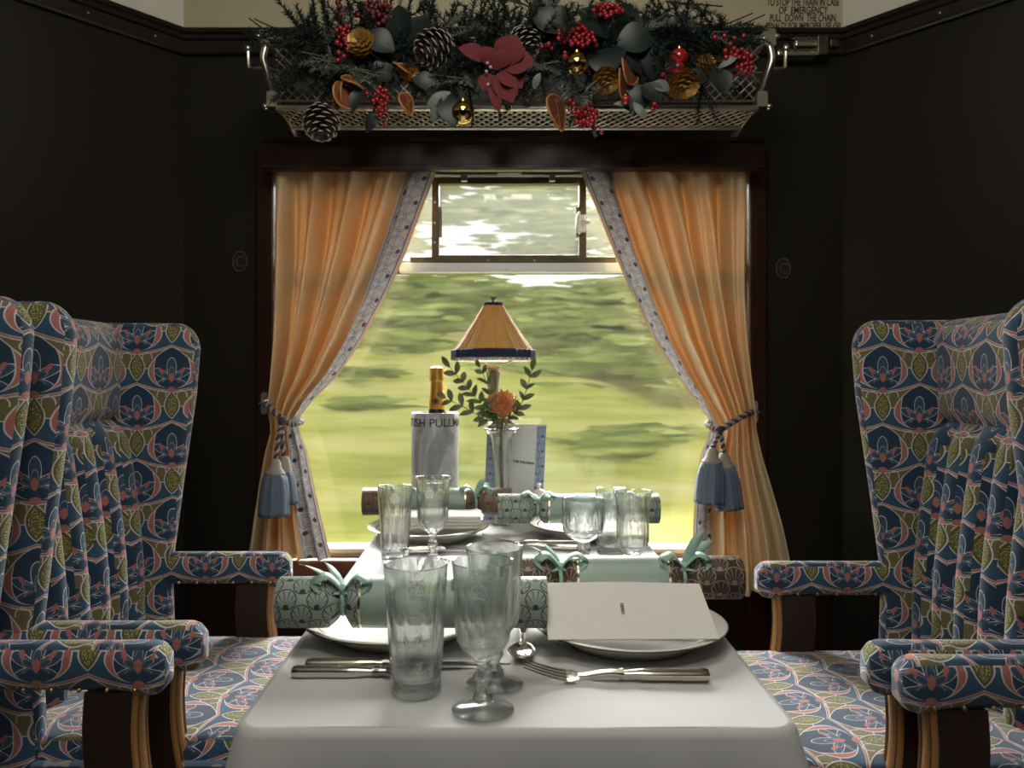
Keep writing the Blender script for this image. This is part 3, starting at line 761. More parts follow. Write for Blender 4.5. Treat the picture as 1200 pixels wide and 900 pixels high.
# ================================================================ glasses
def flute(n, amt, z0, z1):
    st = 2 * PI / n
    def f(a, j, z):
        k = math.cos(st / 2) / math.cos((a % st) - st / 2)
        return 1 - (1 - k) * sstep(z0, z0 + 0.010, z) * sstep(z1, z1 - 0.010, z) * 1.25
    return f
def vessel(name, label, cat, loc, group, bowl_out, bowl_in, stem=None, foot=None, n=12, amt=0.05, fz=(0, 1), seg=120, crest=None):
    t = thing(name, label, cat, loc, 0, group)
    no = len(bowl_out); f = flute(n, amt, *fz)
    m = MB(); m.lathe(bowl_out + bowl_in, seg, rmod=lambda a, j, z: f(a, j, z) if j < no else 1.0); m.build('bowl', GLASS, t, sharp=16)
    if stem: m = MB(); m.lathe(stem, 48, rmod=lambda a, j, z: 1 + 0.04 * math.cos(8 * a) if 0 < j < len(stem) - 1 else 1); m.build('stem', GLASS, t, sharp=60)
    if foot: m = MB(); m.lathe(foot, 64); m.build('foot', GLASS, t, sharp=60)
    if crest:
        r, z, w, ang = crest
        def on(x, y): return Vector((r(z + y) * math.sin(ang + x / 0.037), -r(z + y) * math.cos(ang + x / 0.037), z + y))
        m = MB()
        for s in (-1, 1):
            m.tube([on(s * w * (0.25 + 0.5 * math.sin(q * PI)), w * (q - 0.5)) for q in [i / 10 for i in range(11)]], 0.0007, 5)
            m.tube([on(s * w * 0.9 * math.sin(q * 2.6), w * (0.75 * math.cos(q * 2.6) - 0.1)) for q in [i / 10 for i in range(11)]], 0.0007, 5)
            m.tube([on(s * w * (0.15 + 0.22 * math.sin(q * 6)), w * (q - 0.2)) for q in [i / 12 for i in range(13)]], 0.0006, 5)
        m.tube([on(w * math.cos(i * PI / 6) * 0.30, w * (0.05 + 0.30 * math.sin(i * PI / 6))) for i in range(13)], 0.0007, 5)
        m.tube([on(w * (q - 0.5) * 1.3, w * (0.95 + 0.12 * math.cos(q * 15))) for q in [i / 14 for i in range(15)]], 0.0007, 5)
        m.tube([on(w * (q - 0.5) * 1.6, -w * (0.85 + 0.1 * math.cos(q * 6))) for q in [i / 14 for i in range(15)]], 0.0007, 5)
        m.build('engraved_crest', FROST, t, 'small engraved crest')
    return t
def highball(label, X, Y, h=0.160, rt=0.0395, rb=0.0305):
    o = [(0.0, 0.0005), (rb * 0.9, 0.0), (rb, 0.003), (rb * 1.02, 0.02), (lerp(rb, rt, 0.25), h * 0.25), (lerp(rb, rt, 0.5), h * 0.5), (lerp(rb, rt, 0.72), h * 0.72), (lerp(rb, rt, 0.80), h * 0.80), (lerp(rb, rt, 0.9), h * 0.9), (rt, h - 0.001), (rt - 0.0006, h)]
    i = [(rt - 0.0018, h - 0.0004), (lerp(rb, rt, 0.8) - 0.0024, h * 0.8), (lerp(rb, rt, 0.4) - 0.0032, h * 0.4), (rb - 0.0036, 0.026), (rb - 0.007, 0.020), (0.0, 0.019)]
    return vessel('highball_glass', label, 'glass', (X, Y, PZ), 'drinking glasses', o, i, n=10, amt=0.10, fz=(0.012, h * 0.84), crest=(lambda z: lerp(rb, rt, z / h) + 0.0002, h * 0.86, 0.010, 0.15))
def goblet(label, X, Y, h=0.175, r=0.0368, rf=0.0362):
    zb = 0.060
    o = [(0.0, zb), (0.008, zb), (0.012, zb + 0.004), (0.024, zb + 0.012), (0.0305, zb + 0.022), (0.0328, zb + 0.036), (0.0335, zb + 0.06), (0.0338, zb + 0.08), (0.0345, zb + 0.095), (0.0358, zb + 0.108), (r, h - 0.001), (r - 0.0006, h)]
    i = [(r - 0.0018, h - 0.0004), (0.0335, zb + 0.108), (0.0318, zb + 0.09), (0.0308, zb + 0.06), (0.0300, zb + 0.038), (0.0265, zb + 0.022), (0.018, zb + 0.013), (0.0, zb + 0.010)]
    st = [(0.0, 0.0132), (0.012, 0.0134), (0.0105, 0.020), (0.0075, 0.025), (0.0065, 0.031), (0.0095, 0.036), (0.0115, 0.040), (0.0095, 0.044), (0.0065, 0.048), (0.0070, 0.054), (0.010, zb - 0.0003), (0.0, zb - 0.0003)]
    ft = [(0.0, 0.001), (rf * 0.9, 0.0), (rf, 0.0015), (rf, 0.0030), (rf * 0.8, 0.0052), (0.02, 0.008), (0.013, 0.0128), (0.0, 0.0128)]
    s_ = h / 0.175
    sc = lambda L: [(a, b * s_) for a, b in L]
    return vessel('goblet', label, 'goblet', (X, Y, PZ), 'drinking glasses', sc(o), sc(i), sc(st), sc(ft), n=12, amt=0.09, fz=(zb * s_ + 0.004, (zb + 0.085) * s_), crest=(lambda z: 0.0342 + 0.0003, (zb + 0.088) * s_, 0.011, -0.1))
def wine_goblet(label, X, Y, h=0.135, r=0.0450):
    zb = 0.046
    o = [(0.0, zb), (0.010, zb), (0.018, zb + 0.003), (0.034, zb + 0.012), (0.0425, zb + 0.024), (0.0455, zb + 0.040), (0.0455, zb + 0.055), (0.0445, zb + 0.068), (0.0445, zb + 0.080), (r, h - 0.001), (r - 0.0006, h)]
    i = [(r - 0.0018, h - 0.0004), (0.0425, zb + 0.075), (0.0425, zb + 0.05), (0.0400, zb + 0.030), (0.030, zb + 0.016), (0.015, zb + 0.010), (0.0, zb + 0.009)]
    st = [(0.0, 0.0092), (0.013, 0.0094), (0.0135, 0.014), (0.0105, 0.018), (0.0125, 0.022), (0.0145, 0.028), (0.013, 0.038), (0.0135, zb - 0.0003), (0.0, zb - 0.0003)]
    ft = [(0.0, 0.001), (0.033, 0.0), (0.036, 0.0015), (0.0355, 0.0028), (0.022, 0.006), (0.0145, 0.0090), (0.0, 0.0090)]
    return vessel('wine_goblet', label, 'goblet', (X, Y, PZ), 'drinking glasses', o, i, st, ft, n=12, amt=0.07, fz=(zb + 0.006, zb + 0.07))
def flared(label, X, Y, h=0.150, r=0.0415):
    zb = 0.014
    o = [(0.0, zb), (0.012, zb), (0.020, zb + 0.006), (0.030, zb + 0.018), (0.0345, zb + 0.034), (0.0345, zb + 0.06), (0.0335, zb + 0.085), (0.0345, zb + 0.108), (0.0375, zb + 0.125), (r, h - 0.001), (r - 0.0006, h)]
    i = [(r - 0.0018, h - 0.0004), (0.0355, zb + 0.125), (0.0318, zb + 0.105), (0.0308, zb + 0.08), (0.0312, zb + 0.04), (0.026, zb + 0.024), (0.014, zb + 0.015), (0.0, zb + 0.013)]
    ft = [(0.0, 0.001), (0.026, 0.0), (0.0275, 0.0015), (0.026, 0.004), (0.015, 0.009), (0.0125, zb - 0.0003), (0.0, zb - 0.0003)]
    return vessel('flared_tumbler', label, 'glass', (X, Y, PZ), 'drinking glasses', o, i, None, ft, n=14, amt=0.09, fz=(zb + 0.008, zb + 0.105))
highball('tall straight highball glass at the front, before the green cracker', -0.110, 0.998)
goblet('stemmed crystal goblet standing nearest the front edge of the table', -0.026, 0.944)
goblet('stemmed crystal goblet just behind the foremost goblet', -0.0135, 1.022)
highball('straight highball glass farther back on the left, before the far left plate', -0.236, 1.735, 0.156, 0.0375, 0.030)
goblet('stemmed crystal goblet on the left in front of the marble cooler', -0.152, 1.700, 0.177, 0.0395)
wine_goblet('short stemmed round bowled goblet behind the brown cracker', 0.163, 1.690)
flared('flared fluted glass at the right end of the middle row, before the grey green cracker', 0.268, 1.700)
highball('straight tumbler half hidden between the round goblet and the flared glass', 0.232, 1.778, 0.144, 0.0345, 0.030)
# ================================================================ crackers
SAGE = mat('sage_card', (0.30, 0.38, 0.33), 0.45, fn=lambda: mixc(noise(coords('Object'), 8, 2), (0.30, 0.39, 0.335), (0.26, 0.34, 0.295)))
FOIL = mat('pale_gold_foil', (0.62, 0.55, 0.40), 0.25, 1.0)
RIB = mat('mint_ribbon', (0.30, 0.47, 0.39), 0.45)
SH_G = mat('green_shell_paper', rough=0.55, fn=shells((0.33, 0.40, 0.34), (0.025, 0.035, 0.028)))
SH_B = mat('brown_shell_paper', rough=0.55, fn=shells((0.050, 0.032, 0.023), (0.30, 0.235, 0.17)))
SH_C = mat('copper_shell_paper', rough=0.5, fn=shells((0.21, 0.135, 0.095), (0.055, 0.032, 0.024)))
def ribbon(m, pts, w, tw=0.0):
    P = smooth_path(pts, 7); n = len(P); a = []
    for i, p in enumerate(P):
        d = (P[min(i + 1, n - 1)] - P[max(i - 1, 0)]).normalized()
        q = d.cross(Vector((0.25, -0.35, 1)).normalized()).normalized(); q = (Matrix.Rotation(tw * i / n, 3, d) @ q)
        ww = w * (0.45 + 0.55 * math.sin(PI * min(1, 0.15 + i / n)))
        nn = d.cross(q).normalized() * 0.0004
        a.append([p + q * ww + nn, p - q * ww + nn, p - q * ww - nn, p + q * ww - nn])
    m.loft(a)
def cracker(label, X, Y, z, paper, r=0.035, half=0.190, tails=1, yaw=0.0, bar=(0.070, 0.098)):
    t = thing('christmas_cracker', label, 'christmas cracker', (X, Y, z + r), yaw, 'christmas crackers, one to a place')
    a, nk = bar; seg = 48
    circ = 2 * PI * r
    def sect(prof, name, mt, par, lab=None, crimp=0, caps=False):
        m = MB(); rings = []
        for x, rr in prof:
            cr = crimp * sstep(0.028, 0.012, rr)
            rings.append([Vector((x, (rr + 0.003 * cr * math.sin(12 * q)) * math.sin(-q), (rr + 0.003 * cr * math.sin(12 * q)) * math.cos(q))) for q in [2 * PI * i / seg for i in range(seg)]])
        m.loft(rings, caps, caps, uv=lambda i, j: (prof[j][0], -i / seg * circ))
        return m.build(name, mt, par, lab, sharp=60)
    sect([(-a, r * 1.0), (-a * 0.5, r * 1.005), (a * 0.5, r * 1.005), (a, r * 1.0)], 'barrel_band', SAGE, t, 'plain sage green card band')
    for s in (-1, 1):
        sect([(s * a, r * 1.008), (s * (a + 0.003), r * 1.008)], 'foil_edge', FOIL, t, 'thin gold foil edge')
        e = sect([(s * (a + 0.003), r), (s * (a + 0.014), r), (s * (nk - 0.008), r * 0.80), (s * (nk - 0.002), r * 0.42), (s * (nk + 0.003), r * 0.40), (s * (nk + 0.010), r * 0.75), (s * (nk + 0.020), r * 0.98), (s * (nk + 0.026), r * 1.0), (s * (half - 0.001), r * 1.0), (s * half, r * 0.985), (s * half, r * 0.90), (s * (half - 0.02), r * 0.90), (s * (half - 0.02), 0.002)], 'shell_paper_end', paper, t, 'shell patterned paper end with pinched neck', 1.0)
        m = MB(); rr = r * 0.46
        m.tube([(s * nk + 0.001 * math.sin(q * 3), rr * math.sin(q), rr * math.cos(q)) for q in [2 * PI * i / 24 for i in range(25)]], 0.004, 6, False, (1, 1))
        k = Vector((s * nk, -r * 0.25, r * 0.55))
        m.ball(k, 0.009, 10, 7, (1.2, 0.8, 0.9))
        for q in (-1, 1):
            ribbon(m, [k, k + Vector((q * 0.020, -0.010, 0.022)), k + Vector((q * 0.036, -0.014, 0.013)), k + Vector((q * 0.026, -0.016, 0.000)), k + Vector((q * 0.004, -0.008, -0.002))], 0.0085)
        if tails:
            q = -1 if s < 0 else 1
            d1 = Vector((-0.062, 0.0, 0.036)) if s < 0 else Vector((0.030, 0.0, 0.055)); d2 = Vector((-0.030, 0.02, 0.034)) if s < 0 else Vector((0.050, 0.02, 0.035))
            for d in (d1 * tails, d2 * tails):
                ribbon(m, [k, k + d * 0.4 + Vector((0, 0, 0.006)), k + d * 0.8 + Vector((0, 0, 0.004)), k + d], 0.0080, 0.8)
        m.build('ribbon_bow', RIB, t, 'mint ribbon tied round the neck', sharp=180)
    return t
cracker('green shell patterned christmas cracker at the front left, behind the highball glass', -0.130, 1.150, PZ + 0.0345, SH_G, 0.0355, 0.189)
cracker('dark brown shell patterned christmas cracker on the right, behind the blank menu card', 0.186, 1.298, PZ + 0.0345, SH_B, 0.0340, 0.190, yaw=0.0)
cracker('copper brown shell patterned christmas cracker at the far left, before the marble cooler', -0.172, 2.072, PZ + 0.0365, SH_C, 0.0345, 0.190, 0.7)
cracker('grey green shell patterned christmas cracker at the far right, behind the round goblet', 0.176, 1.955, PZ + 0.0365, SH_G, 0.0355, 0.193, 0.5)
# ================================================================ cutlery (handle along +x from the neck at x=0)
def handle(t, L, w=0.0085, h=0.0065, z=0.0):
    m = MB(); rings = []
    for i in range(22):
        q = i / 21; x = q * L
        ww = w * (0.55 + 0.45 * sstep(0, 0.35, q)) * (1.0 + 0.12 * q); hh = h * (0.6 + 0.4 * sstep(0, 0.3, q))
        if q > 0.965: ww *= 0.86; hh *= 0.8
        rings.append([Vector((x, a, z + h + b)) for a, b in rrect(ww, hh, hh * 0.7, 4)])
    m.loft(rings); return m.build('handle', SILVER, t, 'silver handle', sharp=60)
def table_knife(label, X, Y, rz, LH=0.105, LB=0.125, grp='silver cutlery'):
    t = thing('table_knife', label, 'knife', (X, Y, PZ), rz, grp)
    handle(t, LH)
    m = MB(); m.tube([(0.004, 0, 0.0065), (-0.014, 0, 0.0065)], [0.0062, 0.005], 12); m.tube([(0.001, 0, 0.0065), (-0.004, 0, 0.0065)], 0.0075, 12); m.build('bolster', SILVERD, t)
    m = MB(); out = []
    for i in range(24):
        q = i / 23; x = -0.012 - q * LB; wd = 0.0085 * (1 - q ** 6); top_ = 0.0035 + 0.004 * q ** 3
        out.append([Vector((x, top_ * 1 - wd * 0.9 - 0.001, 0.0052)), Vector((x, top_ * 0.6 + wd * 0.6 + 0.001, 0.0050)), Vector((x, top_ * 0.6 + wd * 0.6 + 0.001, 0.0070)), Vector((x, top_ - wd * 0.9 - 0.001, 0.0066))])
    m.loft(out); m.build('blade', SILVERD, t, 'dark reflecting steel blade', sharp=30)
    return t
def dinner_fork(label, X, Y, rz, LH=0.095):
    t = thing('dinner_fork', label, 'fork', (X, Y, PZ), rz, 'silver cutlery')
    handle(t, LH, 0.0080, 0.0060)
    m = MB(); P = smooth_path([(0.004, 0, 0.0065), (-0.02, 0, 0.0075), (-0.042, 0, 0.0035), (-0.055, 0, 0.0028)], 6)
    m.tube(P, [lerp(0.0052, 0.0042, i / (len(P) - 1)) for i in range(len(P))], 10); m.tube([(0.003, 0, 0.0065), (-0.003, 0, 0.0067)], 0.0068, 12); m.build('neck', SILVER, t)
    m = MB()
    def fz(x): return interp([(-0.125, 0.021), (-0.105, 0.0125), (-0.085, 0.006), (-0.068, 0.0028), (-0.05, 0.0028)], x)[0]
    rings = []
    for i in range(9):
        x = -0.048 - 0.024 * i / 8; w = lerp(0.004, 0.0125, sstep(0, 0.7, i / 8)); rings.append([Vector((x, w, fz(x))), Vector((x, 0, fz(x) - 0.0012)), Vector((x, -w, fz(x))), Vector((x, -w, fz(x) + 0.0014)), Vector((x, 0, fz(x) + 0.0004)), Vector((x, w, fz(x) + 0.0014))])
    m.loft(rings)
    for k in range(4):
        y = (k - 1.5) * 0.0070
        m.tube([(x, y * (1 - 0.08 * q), fz(x) + 0.0008) for x, q in [(-0.070 - 0.055 * i / 10, i / 10) for i in range(11)]], [0.0021 - 0.0011 * i / 10 for i in range(11)], 8)
    m.build('tines', SILVER, t, 'curved four tined head')
    t.rotation_euler.x = 0.22; t.location.z += 0.0032
    return t
def dessert_spoon(label, X, Y, rz, LH=0.10):
    t = thing('dessert_spoon', label, 'spoon', (X, Y, PZ), rz, 'silver cutlery')
    handle(t, LH, 0.0080, 0.0060)
    m = MB(); P = smooth_path([(0.004, 0, 0.0065), (-0.02, 0, 0.0085), (-0.04, 0, 0.009)], 5); m.tube(P, [lerp(0.0052, 0.0040, i / (len(P) - 1)) for i in range(len(P))], 10); m.build('neck', SILVER, t)
    m = MB(); rings = []
    for j, (s_, d) in enumerate([(0.02, 0.0010), (0.4, 0.0018), (0.75, 0.0048), (0.95, 0.0090), (1.0, 0.0105), (0.97, 0.0108), (0.9, 0.0085), (0.7, 0.0055), (0.4, 0.0030), (0.02, 0.0022)]):
        rings.append([Vector((-0.068 + 0.033 * s_ * math.cos(a), 0.0195 * s_ * math.sin(a) * (1 - 0.12 * math.cos(a)), d)) for a in [2 * PI * i / 28 for i in range(28)]])
    m.loft(rings); m.build('spoon_bowl', SILVER, t, sharp=180)
    return t
table_knife('larger silver table knife lying nearest the front, handle left of the highball glass', -0.168, 1.052, PI - 0.015, 0.108, 0.060)
table_knife('silver table knife lying behind the nearest knife, its tip reaching past the goblets', -0.160, 1.083, PI + 0.03, 0.105, 0.155)
dinner_fork('silver dinner fork lying tines left before the front right plate', 0.148, 1.038, -0.01, 0.112)
dessert_spoon('silver spoon with its bowl out between the two front plates', 0.026, 1.195, PI / 2 - 0.05)
table_knife('silver table knife across the far left place, nearer of two side by side', -0.145, 1.790, PI + 0.04, 0.09, 0.145)
table_knife('silver table knife across the far left place, farther of two side by side', -0.150, 1.815, PI + 0.03, 0.09, 0.150)
dinner_fork('silver dinner fork under the left end of the grey green cracker', 0.072, 1.875, 0.02, 0.10)
dessert_spoon('silver dessert spoon before the far right plate, bowl towards the middle', 0.088, 1.832, -0.12, 0.10)
# ================================================================ cards and napkin
t = thing('menu_card', 'plain cream folded menu card propped on the front right plate', 'menu card', (0.175, 1.15, PZ + 0.033))
m = MB(); q = 0.0007
A = [Vector((x, y, z)) for x, y, z in ((-0.117, -0.050, 0.0), (0.117, -0.047, 0.0), (0.112, 0.048, 0.050), (-0.117, 0.046, 0.052))]
def leaf(A): return [A[0].lerp(A[1], u / 12).lerp(A[3].lerp(A[2], u / 12), v / 8) + Vector((0, 0, 0.0025 * math.sin(PI * u / 12) * (v / 8))) for v in range(9) for u in range(13)]
vs = leaf(A); n0 = len(vs); dz = Vector((0, 0.0006, -0.0012))
fs = [(j * 13 + i, j * 13 + i + 1, (j + 1) * 13 + i + 1, (j + 1) * 13 + i) for j in range(8) for i in range(12)]
m.add(vs + [v + dz for v in vs], fs + [tuple(n0 + k for k in f[::-1]) for f in fs] + [(i, i + n0, i + 1 + n0, i + 1) for i in range(12)] + [(96 + 8 + i + 1 - 1, 96 + 8 + i + 1, 96 + 8 + i + 1 + n0, 96 + 8 + i + n0) for i in range(12)])
m.build('front_leaf', PAPER, t, sharp=60)
m = MB(); B = [A[3] + Vector((0, 0.0014, 0)), A[2] + Vector((0, 0.0014, 0)), Vector((0.112, 0.062, -0.004)), Vector((-0.117, 0.060, -0.004))]
m.add(B + [b + Vector((0, 0.0012, 0)) for b in B], [(0, 1, 2, 3), (7, 6, 5, 4), (0, 4, 5, 1), (1, 5, 6, 2), (2, 6, 7, 3), (3, 7, 4, 0)]); m.build('back_leaf', PAPER, t, smooth=False)
nrm = (A[1] - A[0]).cross(A[3] - A[0]).normalized()
ex = (A[0] - A[3]).normalized(); eyv = (A[1] - A[0]).normalized()
ctr = (A[0] + A[1] + A[2] + A[3]) / 4 + nrm * 0.0022 + Vector((-0.008, 0, 0.001))
M = Matrix((( ex.x, eyv.x, nrm.x, ctr.x), (ex.y, eyv.y, nrm.y, ctr.y), (ex.z, eyv.z, nrm.z, ctr.z), (0, 0, 0, 1)))
text_obj('lettering', 'MENU', 0.0075, INK, t, M, extrude=0.0002)
# folded napkin on the far left plate
NAP = mat('napkin_linen', (0.66, 0.65, 0.60), 0.85)
t = thing('folded_napkin', 'white folded napkin lying on the far left plate', 'napkin', (-0.150, 1.955, PZ + 0.032), 0.03)
m = MB()
for k in range(4):
    z = 0.0075 * k; e = 0.002 * (k % 2)
    m.loft([[Vector((a + e, b, z + c)) for a, b in rrect(0.090 - i, 0.052 - i, 0.004, 3)] for c, i in ((0.0, 0.002), (0.0015, 0.0), (0.005, 0.0), (0.0068, 0.002))])
m.build('napkin_layers', NAP, t)
# standing menu with shell borders
BLU = mat('blue_shell_border', rough=0.6, fn=shells((0.27, 0.33, 0.43), (0.05, 0.08, 0.16), 0.040))
t = thing('standing_card', 'grey white card with blue shell borders standing behind the glass vase', 'card', (0.020, 2.179, PZ), -0.015)
M = Matrix.Rotation(-0.075, 4, 'X')
w, h, th = 0.080, 0.262, 0.0012
lean = lambda x, z: Vector((x + 0.045 * z, 0.0 * z, z))
def slab(x0, x1, z0, z1, y, t_):
    m = MB(); m.add([lean(x, z) + Vector((0, yy_, 0)) for yy_ in (y, y - t_) for x, z in ((x0, z0), (x1, z0), (x1, z1), (x0, z1))], [(0, 1, 2, 3), (7, 6, 5, 4), (0, 4, 5, 1), (1, 5, 6, 2), (2, 6, 7, 3), (3, 7, 4, 0)])
    m.uv = {i: [((p[0]), p[2]) for p in [m.v[k] for k in f]] for i, f in enumerate(m.f)}
    return m
slab(-w, w, 0, h, 0, th).build('sheet', mat('grey_paper', (0.52, 0.525, 0.52), 0.7), t, smooth=False)
for a, b in ((-w + 0.002, -w + 0.030), (w - 0.026, w - 0.002)): slab(a, b, 0.004, h - 0.004, -th - 0.0001, 0.0003).build('shell_border', BLU, t, 'blue strip of shell pattern', smooth=False)
Mx = Matrix.Translation(lean(0.022, 0.160) + Vector((0, -th - 0.0007, 0))) @ Matrix.Rotation(PI / 2, 4, 'X') @ Matrix.Rotation(-0.12, 4, 'Z')
text_obj('lettering', 'THE PULLMAN', 0.0088, INK, t, Mx, extrude=0.0002, bold=0.0004)
# small lidded dish
t = thing('butter_dish', 'tiny round white lidded dish beside the standing card', 'dish', (0.088, 2.128, PZ), 0); t.scale = (1.0, 1.0, 1.5)
m = MB(); m.lathe([(0.0, 0.0), (0.020, 0.0), (0.026, 0.010), (0.030, 0.030), (0.029, 0.045), (0.0, 0.045)], 40); m.build('dish', PORC, t)
m = MB(); m.lathe([(0.0, 0.0455), (0.0305, 0.0455), (0.0295, 0.050), (0.018, 0.060), (0.005, 0.064), (0.004, 0.068), (0.006, 0.072), (0.0, 0.074)], 40); m.build('lid', PORC, t)
# ================================================================ marble cooler and champagne
COX, COY, COR, COH = WX(510, 2.19), 2.185, 0.0635, WZ(483, 2.19) - PZ
MARB = mat('grey_marble', rough=0.35, spec=0.4, fn=lambda: ramp(noise(coords('Object', (1, 1, 0.45), (0.3, 0.2, 0.4)), 14, 6, 0.62, 1.6), [(0.28, (0.15, 0.165, 0.175)), (0.46, (0.26, 0.275, 0.285)), (0.54, (0.40, 0.41, 0.41)), (0.62, (0.30, 0.31, 0.32)), (0.8, (0.37, 0.38, 0.385))]))
t = thing('wine_cooler', 'grey marble wine cooler engraved with capitals, standing by the window', 'wine cooler', (COX, COY, PZ))
m = MB(); m.lathe([(0.0, 0.0), (COR - 0.003, 0.0), (COR, 0.003), (COR, COH - 0.003), (COR - 0.003, COH), (COR - 0.010, COH), (COR - 0.012, COH - 0.003), (COR - 0.012, 0.015), (0.0, 0.015)], 72); m.build('cylinder_body', MARB, t, sharp=50)
zt = COH - (495 - 483) * 2.13 / F
def bend(p):
    r = COR + 0.0003 + p.z; a = p.x / COR
    return Vector((r * math.sin(a), -r * math.cos(a), zt + p.y))
text_obj('lettering', 'BRITISH PULLMAN', 0.0305, mat('engraving', (0.045, 0.045, 0.045), 0.7), t, None, bend=bend, extrude=0.0004, bold=0.0003)
BZ = WZ(430, 2.19) - 0.335
BOT = glass('green_bottle_glass', (0.05, 0.12, 0.05))
t = thing('champagne_bottle', 'champagne bottle with orange gold foil neck, in the marble cooler', 'bottle', (COX + 0.004, COY, BZ))
m = MB(); m.lathe([(0.0, 0.004), (0.03, 0.0), (0.042, 0.004), (0.043, 0.14), (0.040, 0.17), (0.026, 0.205), (0.0195, 0.225), (0.0, 0.226)], 40); m.build('bottle_body', mat('bottle_green', (0.01, 0.02, 0.01), 0.1), t)
GF = mat('orange_gold_foil', (0.78, 0.40, 0.075), 0.36, 0.85, bump=lambda: (noise(coords('Object', (1, 1, 0.4)), 90, 3), 0.35, 0.004))
m = MB(); m.lathe([(0.0205, 0.222), (0.0205, 0.235), (0.0180, 0.262), (0.0165, 0.288), (0.0160, 0.296), (0.0, 0.2962)], 40, rmod=lambda a, j, z: 1 + 0.015 * math.sin(11 * a + z * 90)); m.build('foil_neck', GF, t, 'orange gold foil')
m = MB(); m.lathe([(0.0, 0.2965), (0.0172, 0.2965), (0.0188, 0.300), (0.0188, 0.308), (0.0178, 0.312), (0.0182, 0.326), (0.0170, 0.333), (0.010, 0.336), (0.0, 0.3365)], 40, rmod=lambda a, j, z: 1 + (0.035 * math.sin(8 * a) if 2 < j < 7 else 0)); m.build('foil_cap', GF, t, 'foil covered cork and wire cap')
def medal(rr, z, th_): return [Vector((rr * math.cos(a), -0.0205 - th_, z + rr * math.sin(a))) for a in [2 * PI * i / 24 for i in range(24)]]
m = MB(); m.loft([medal(0.0085, 0.243, -0.003), medal(0.0085, 0.243, 0.0002)]); m.build('seal', INK, t, 'round black seal'); 
m = MB(); m.tube([v for v in medal(0.0058, 0.243, 0.0006)] + medal(0.0058, 0.243, 0.0006)[:1], 0.0008, 5, False); m.build('seal_ring', GF, t)
# ================================================================ table lamp
LX_, LY_ = WX(578, 2.212), 2.212
BAND = mat('navy_braid', (0.012, 0.016, 0.045), 0.8)
SHADE = cloth_mat('shade_silk', (0.36, 0.20, 0.065), (0.60, 0.36, 0.13), 0.30, fn=lambda: mixc(noise(coords('Object', (14, 14, 1)), 5, 2), (0.33, 0.205, 0.085), (0.19, 0.105, 0.04)))
t = thing('table_lamp', 'brass table lamp with pleated amber shade and navy braid', 'table lamp', (LX_, LY_, PZ))
m = MB(); m.lathe([(0.0, 0.0), (0.028, 0.0), (0.030, 0.004), (0.028, 0.010), (0.022, 0.016), (0.014, 0.026), (0.012, 0.034), (0.0, 0.034)], 40); m.build('base', CHROME, t)
zs = WZ(412, LY_) - PZ
m = MB(); m.lathe([(0.0, 0.0345), (0.010, 0.035), (0.0075, 0.06), (0.0085, 0.16), (0.0105, 0.25), (0.0135, zs - 0.10), (0.0165, zs - 0.065), (0.018, zs - 0.058), (0.013, zs - 0.052), (0.016, zs - 0.045), (0.008, zs - 0.038), (0.0, zs - 0.037)], 32, rmod=lambda a, j, z: 1 + 0.06 * math.cos(6 * a)); m.build('stem', mat('old_brass_stem', (0.30, 0.27, 0.22), 0.35, 0.9), t)
for s in (-1, 1):
    m = MB(); m.tube(smooth_path([(s * 0.004, 0, zs - 0.045), (s * 0.022, 0, zs - 0.036), (s * 0.050, 0, zs - 0.024), (s * 0.060, 0, zs - 0.004), (s * 0.057, 0, zs + 0.02), (s * 0.01, 0, zs + 0.125)], 6), 0.0032, 8); m.build('shade_arm', CHROME, t)
R0 = 0.1135; H0 = WZ(353, LY_) - WZ(408, LY_)
NP = 12
def pan(a, j, z): 
    q = abs(((a * NP / (2 * PI)) % 1) - 0.5) * 2
    return 1 - 0.05 * (1 - q ** 2) + 0.014 * math.sin(a * NP * 3)
m = MB(); m.lathe([(0.026, zs + H0), (0.034, zs + H0 - 0.012), (0.052, zs + H0 * 0.68), (0.082, zs + H0 * 0.33), (0.104, zs + 0.012), (R0 - 0.004, zs + 0.004), (R0 - 0.003, zs - 0.002)], 144, rmod=pan); m.build('lamp_shade', SHADE, t, 'pleated amber silk shade', sharp=180)
m = MB(); m.lathe([(R0 - 0.002, zs + 0.006), (R0 + 0.002, zs + 0.003), (R0 + 0.002, zs - 0.014), (R0, zs - 0.018), (R0 - 0.003, zs - 0.016), (R0 - 0.003, zs + 0.004)], 144, rmod=pan); m.build('braid_band', BAND, t, 'dark navy braid band')
m = MB()
for i in range(96):
    a = 2 * PI * i / 96; rr = (R0 + 0.001) * pan(a, 0, 0); m.tube([(rr * math.cos(a), rr * math.sin(a), zs - 0.016), (rr * 1.01 * math.cos(a), rr * 1.01 * math.sin(a), zs - 0.023)], 0.0014, 4)
m.build('fringe', mat('fringe_blue', (0.16, 0.18, 0.26), 0.8), t, 'short pale blue fringe')['kind'] = 'stuff'
m = MB(); rr = R0 - 0.001; m.lathe([(rr - 0.002, zs - 0.017), (rr - 0.0025, zs - 0.026)], 96, rmod=pan); m.build('shade_lining', cloth_mat('white_lining', (0.6, 0.6, 0.56), (0.6, 0.6, 0.55), 0.4), t, 'white lining showing under the braid')
m = MB(); m.lathe([(0.0, zs + H0 - 0.001), (0.027, zs + H0 - 0.004), (0.0285, zs + H0), (0.027, zs + H0 + 0.005), (0.0, zs + H0 + 0.006)], 32); m.build('shade_ring', BAND, t)
m = MB(); m.lathe([(0.0, zs + H0 + 0.006), (0.006, zs + H0 + 0.007), (0.004, zs + H0 + 0.012), (0.0075, zs + H0 + 0.018), (0.008, zs + H0 + 0.021), (0.0, zs + H0 + 0.022)], 20); m.build('finial', mat('dark_brass', (0.12, 0.09, 0.05), 0.35, 0.8), t)
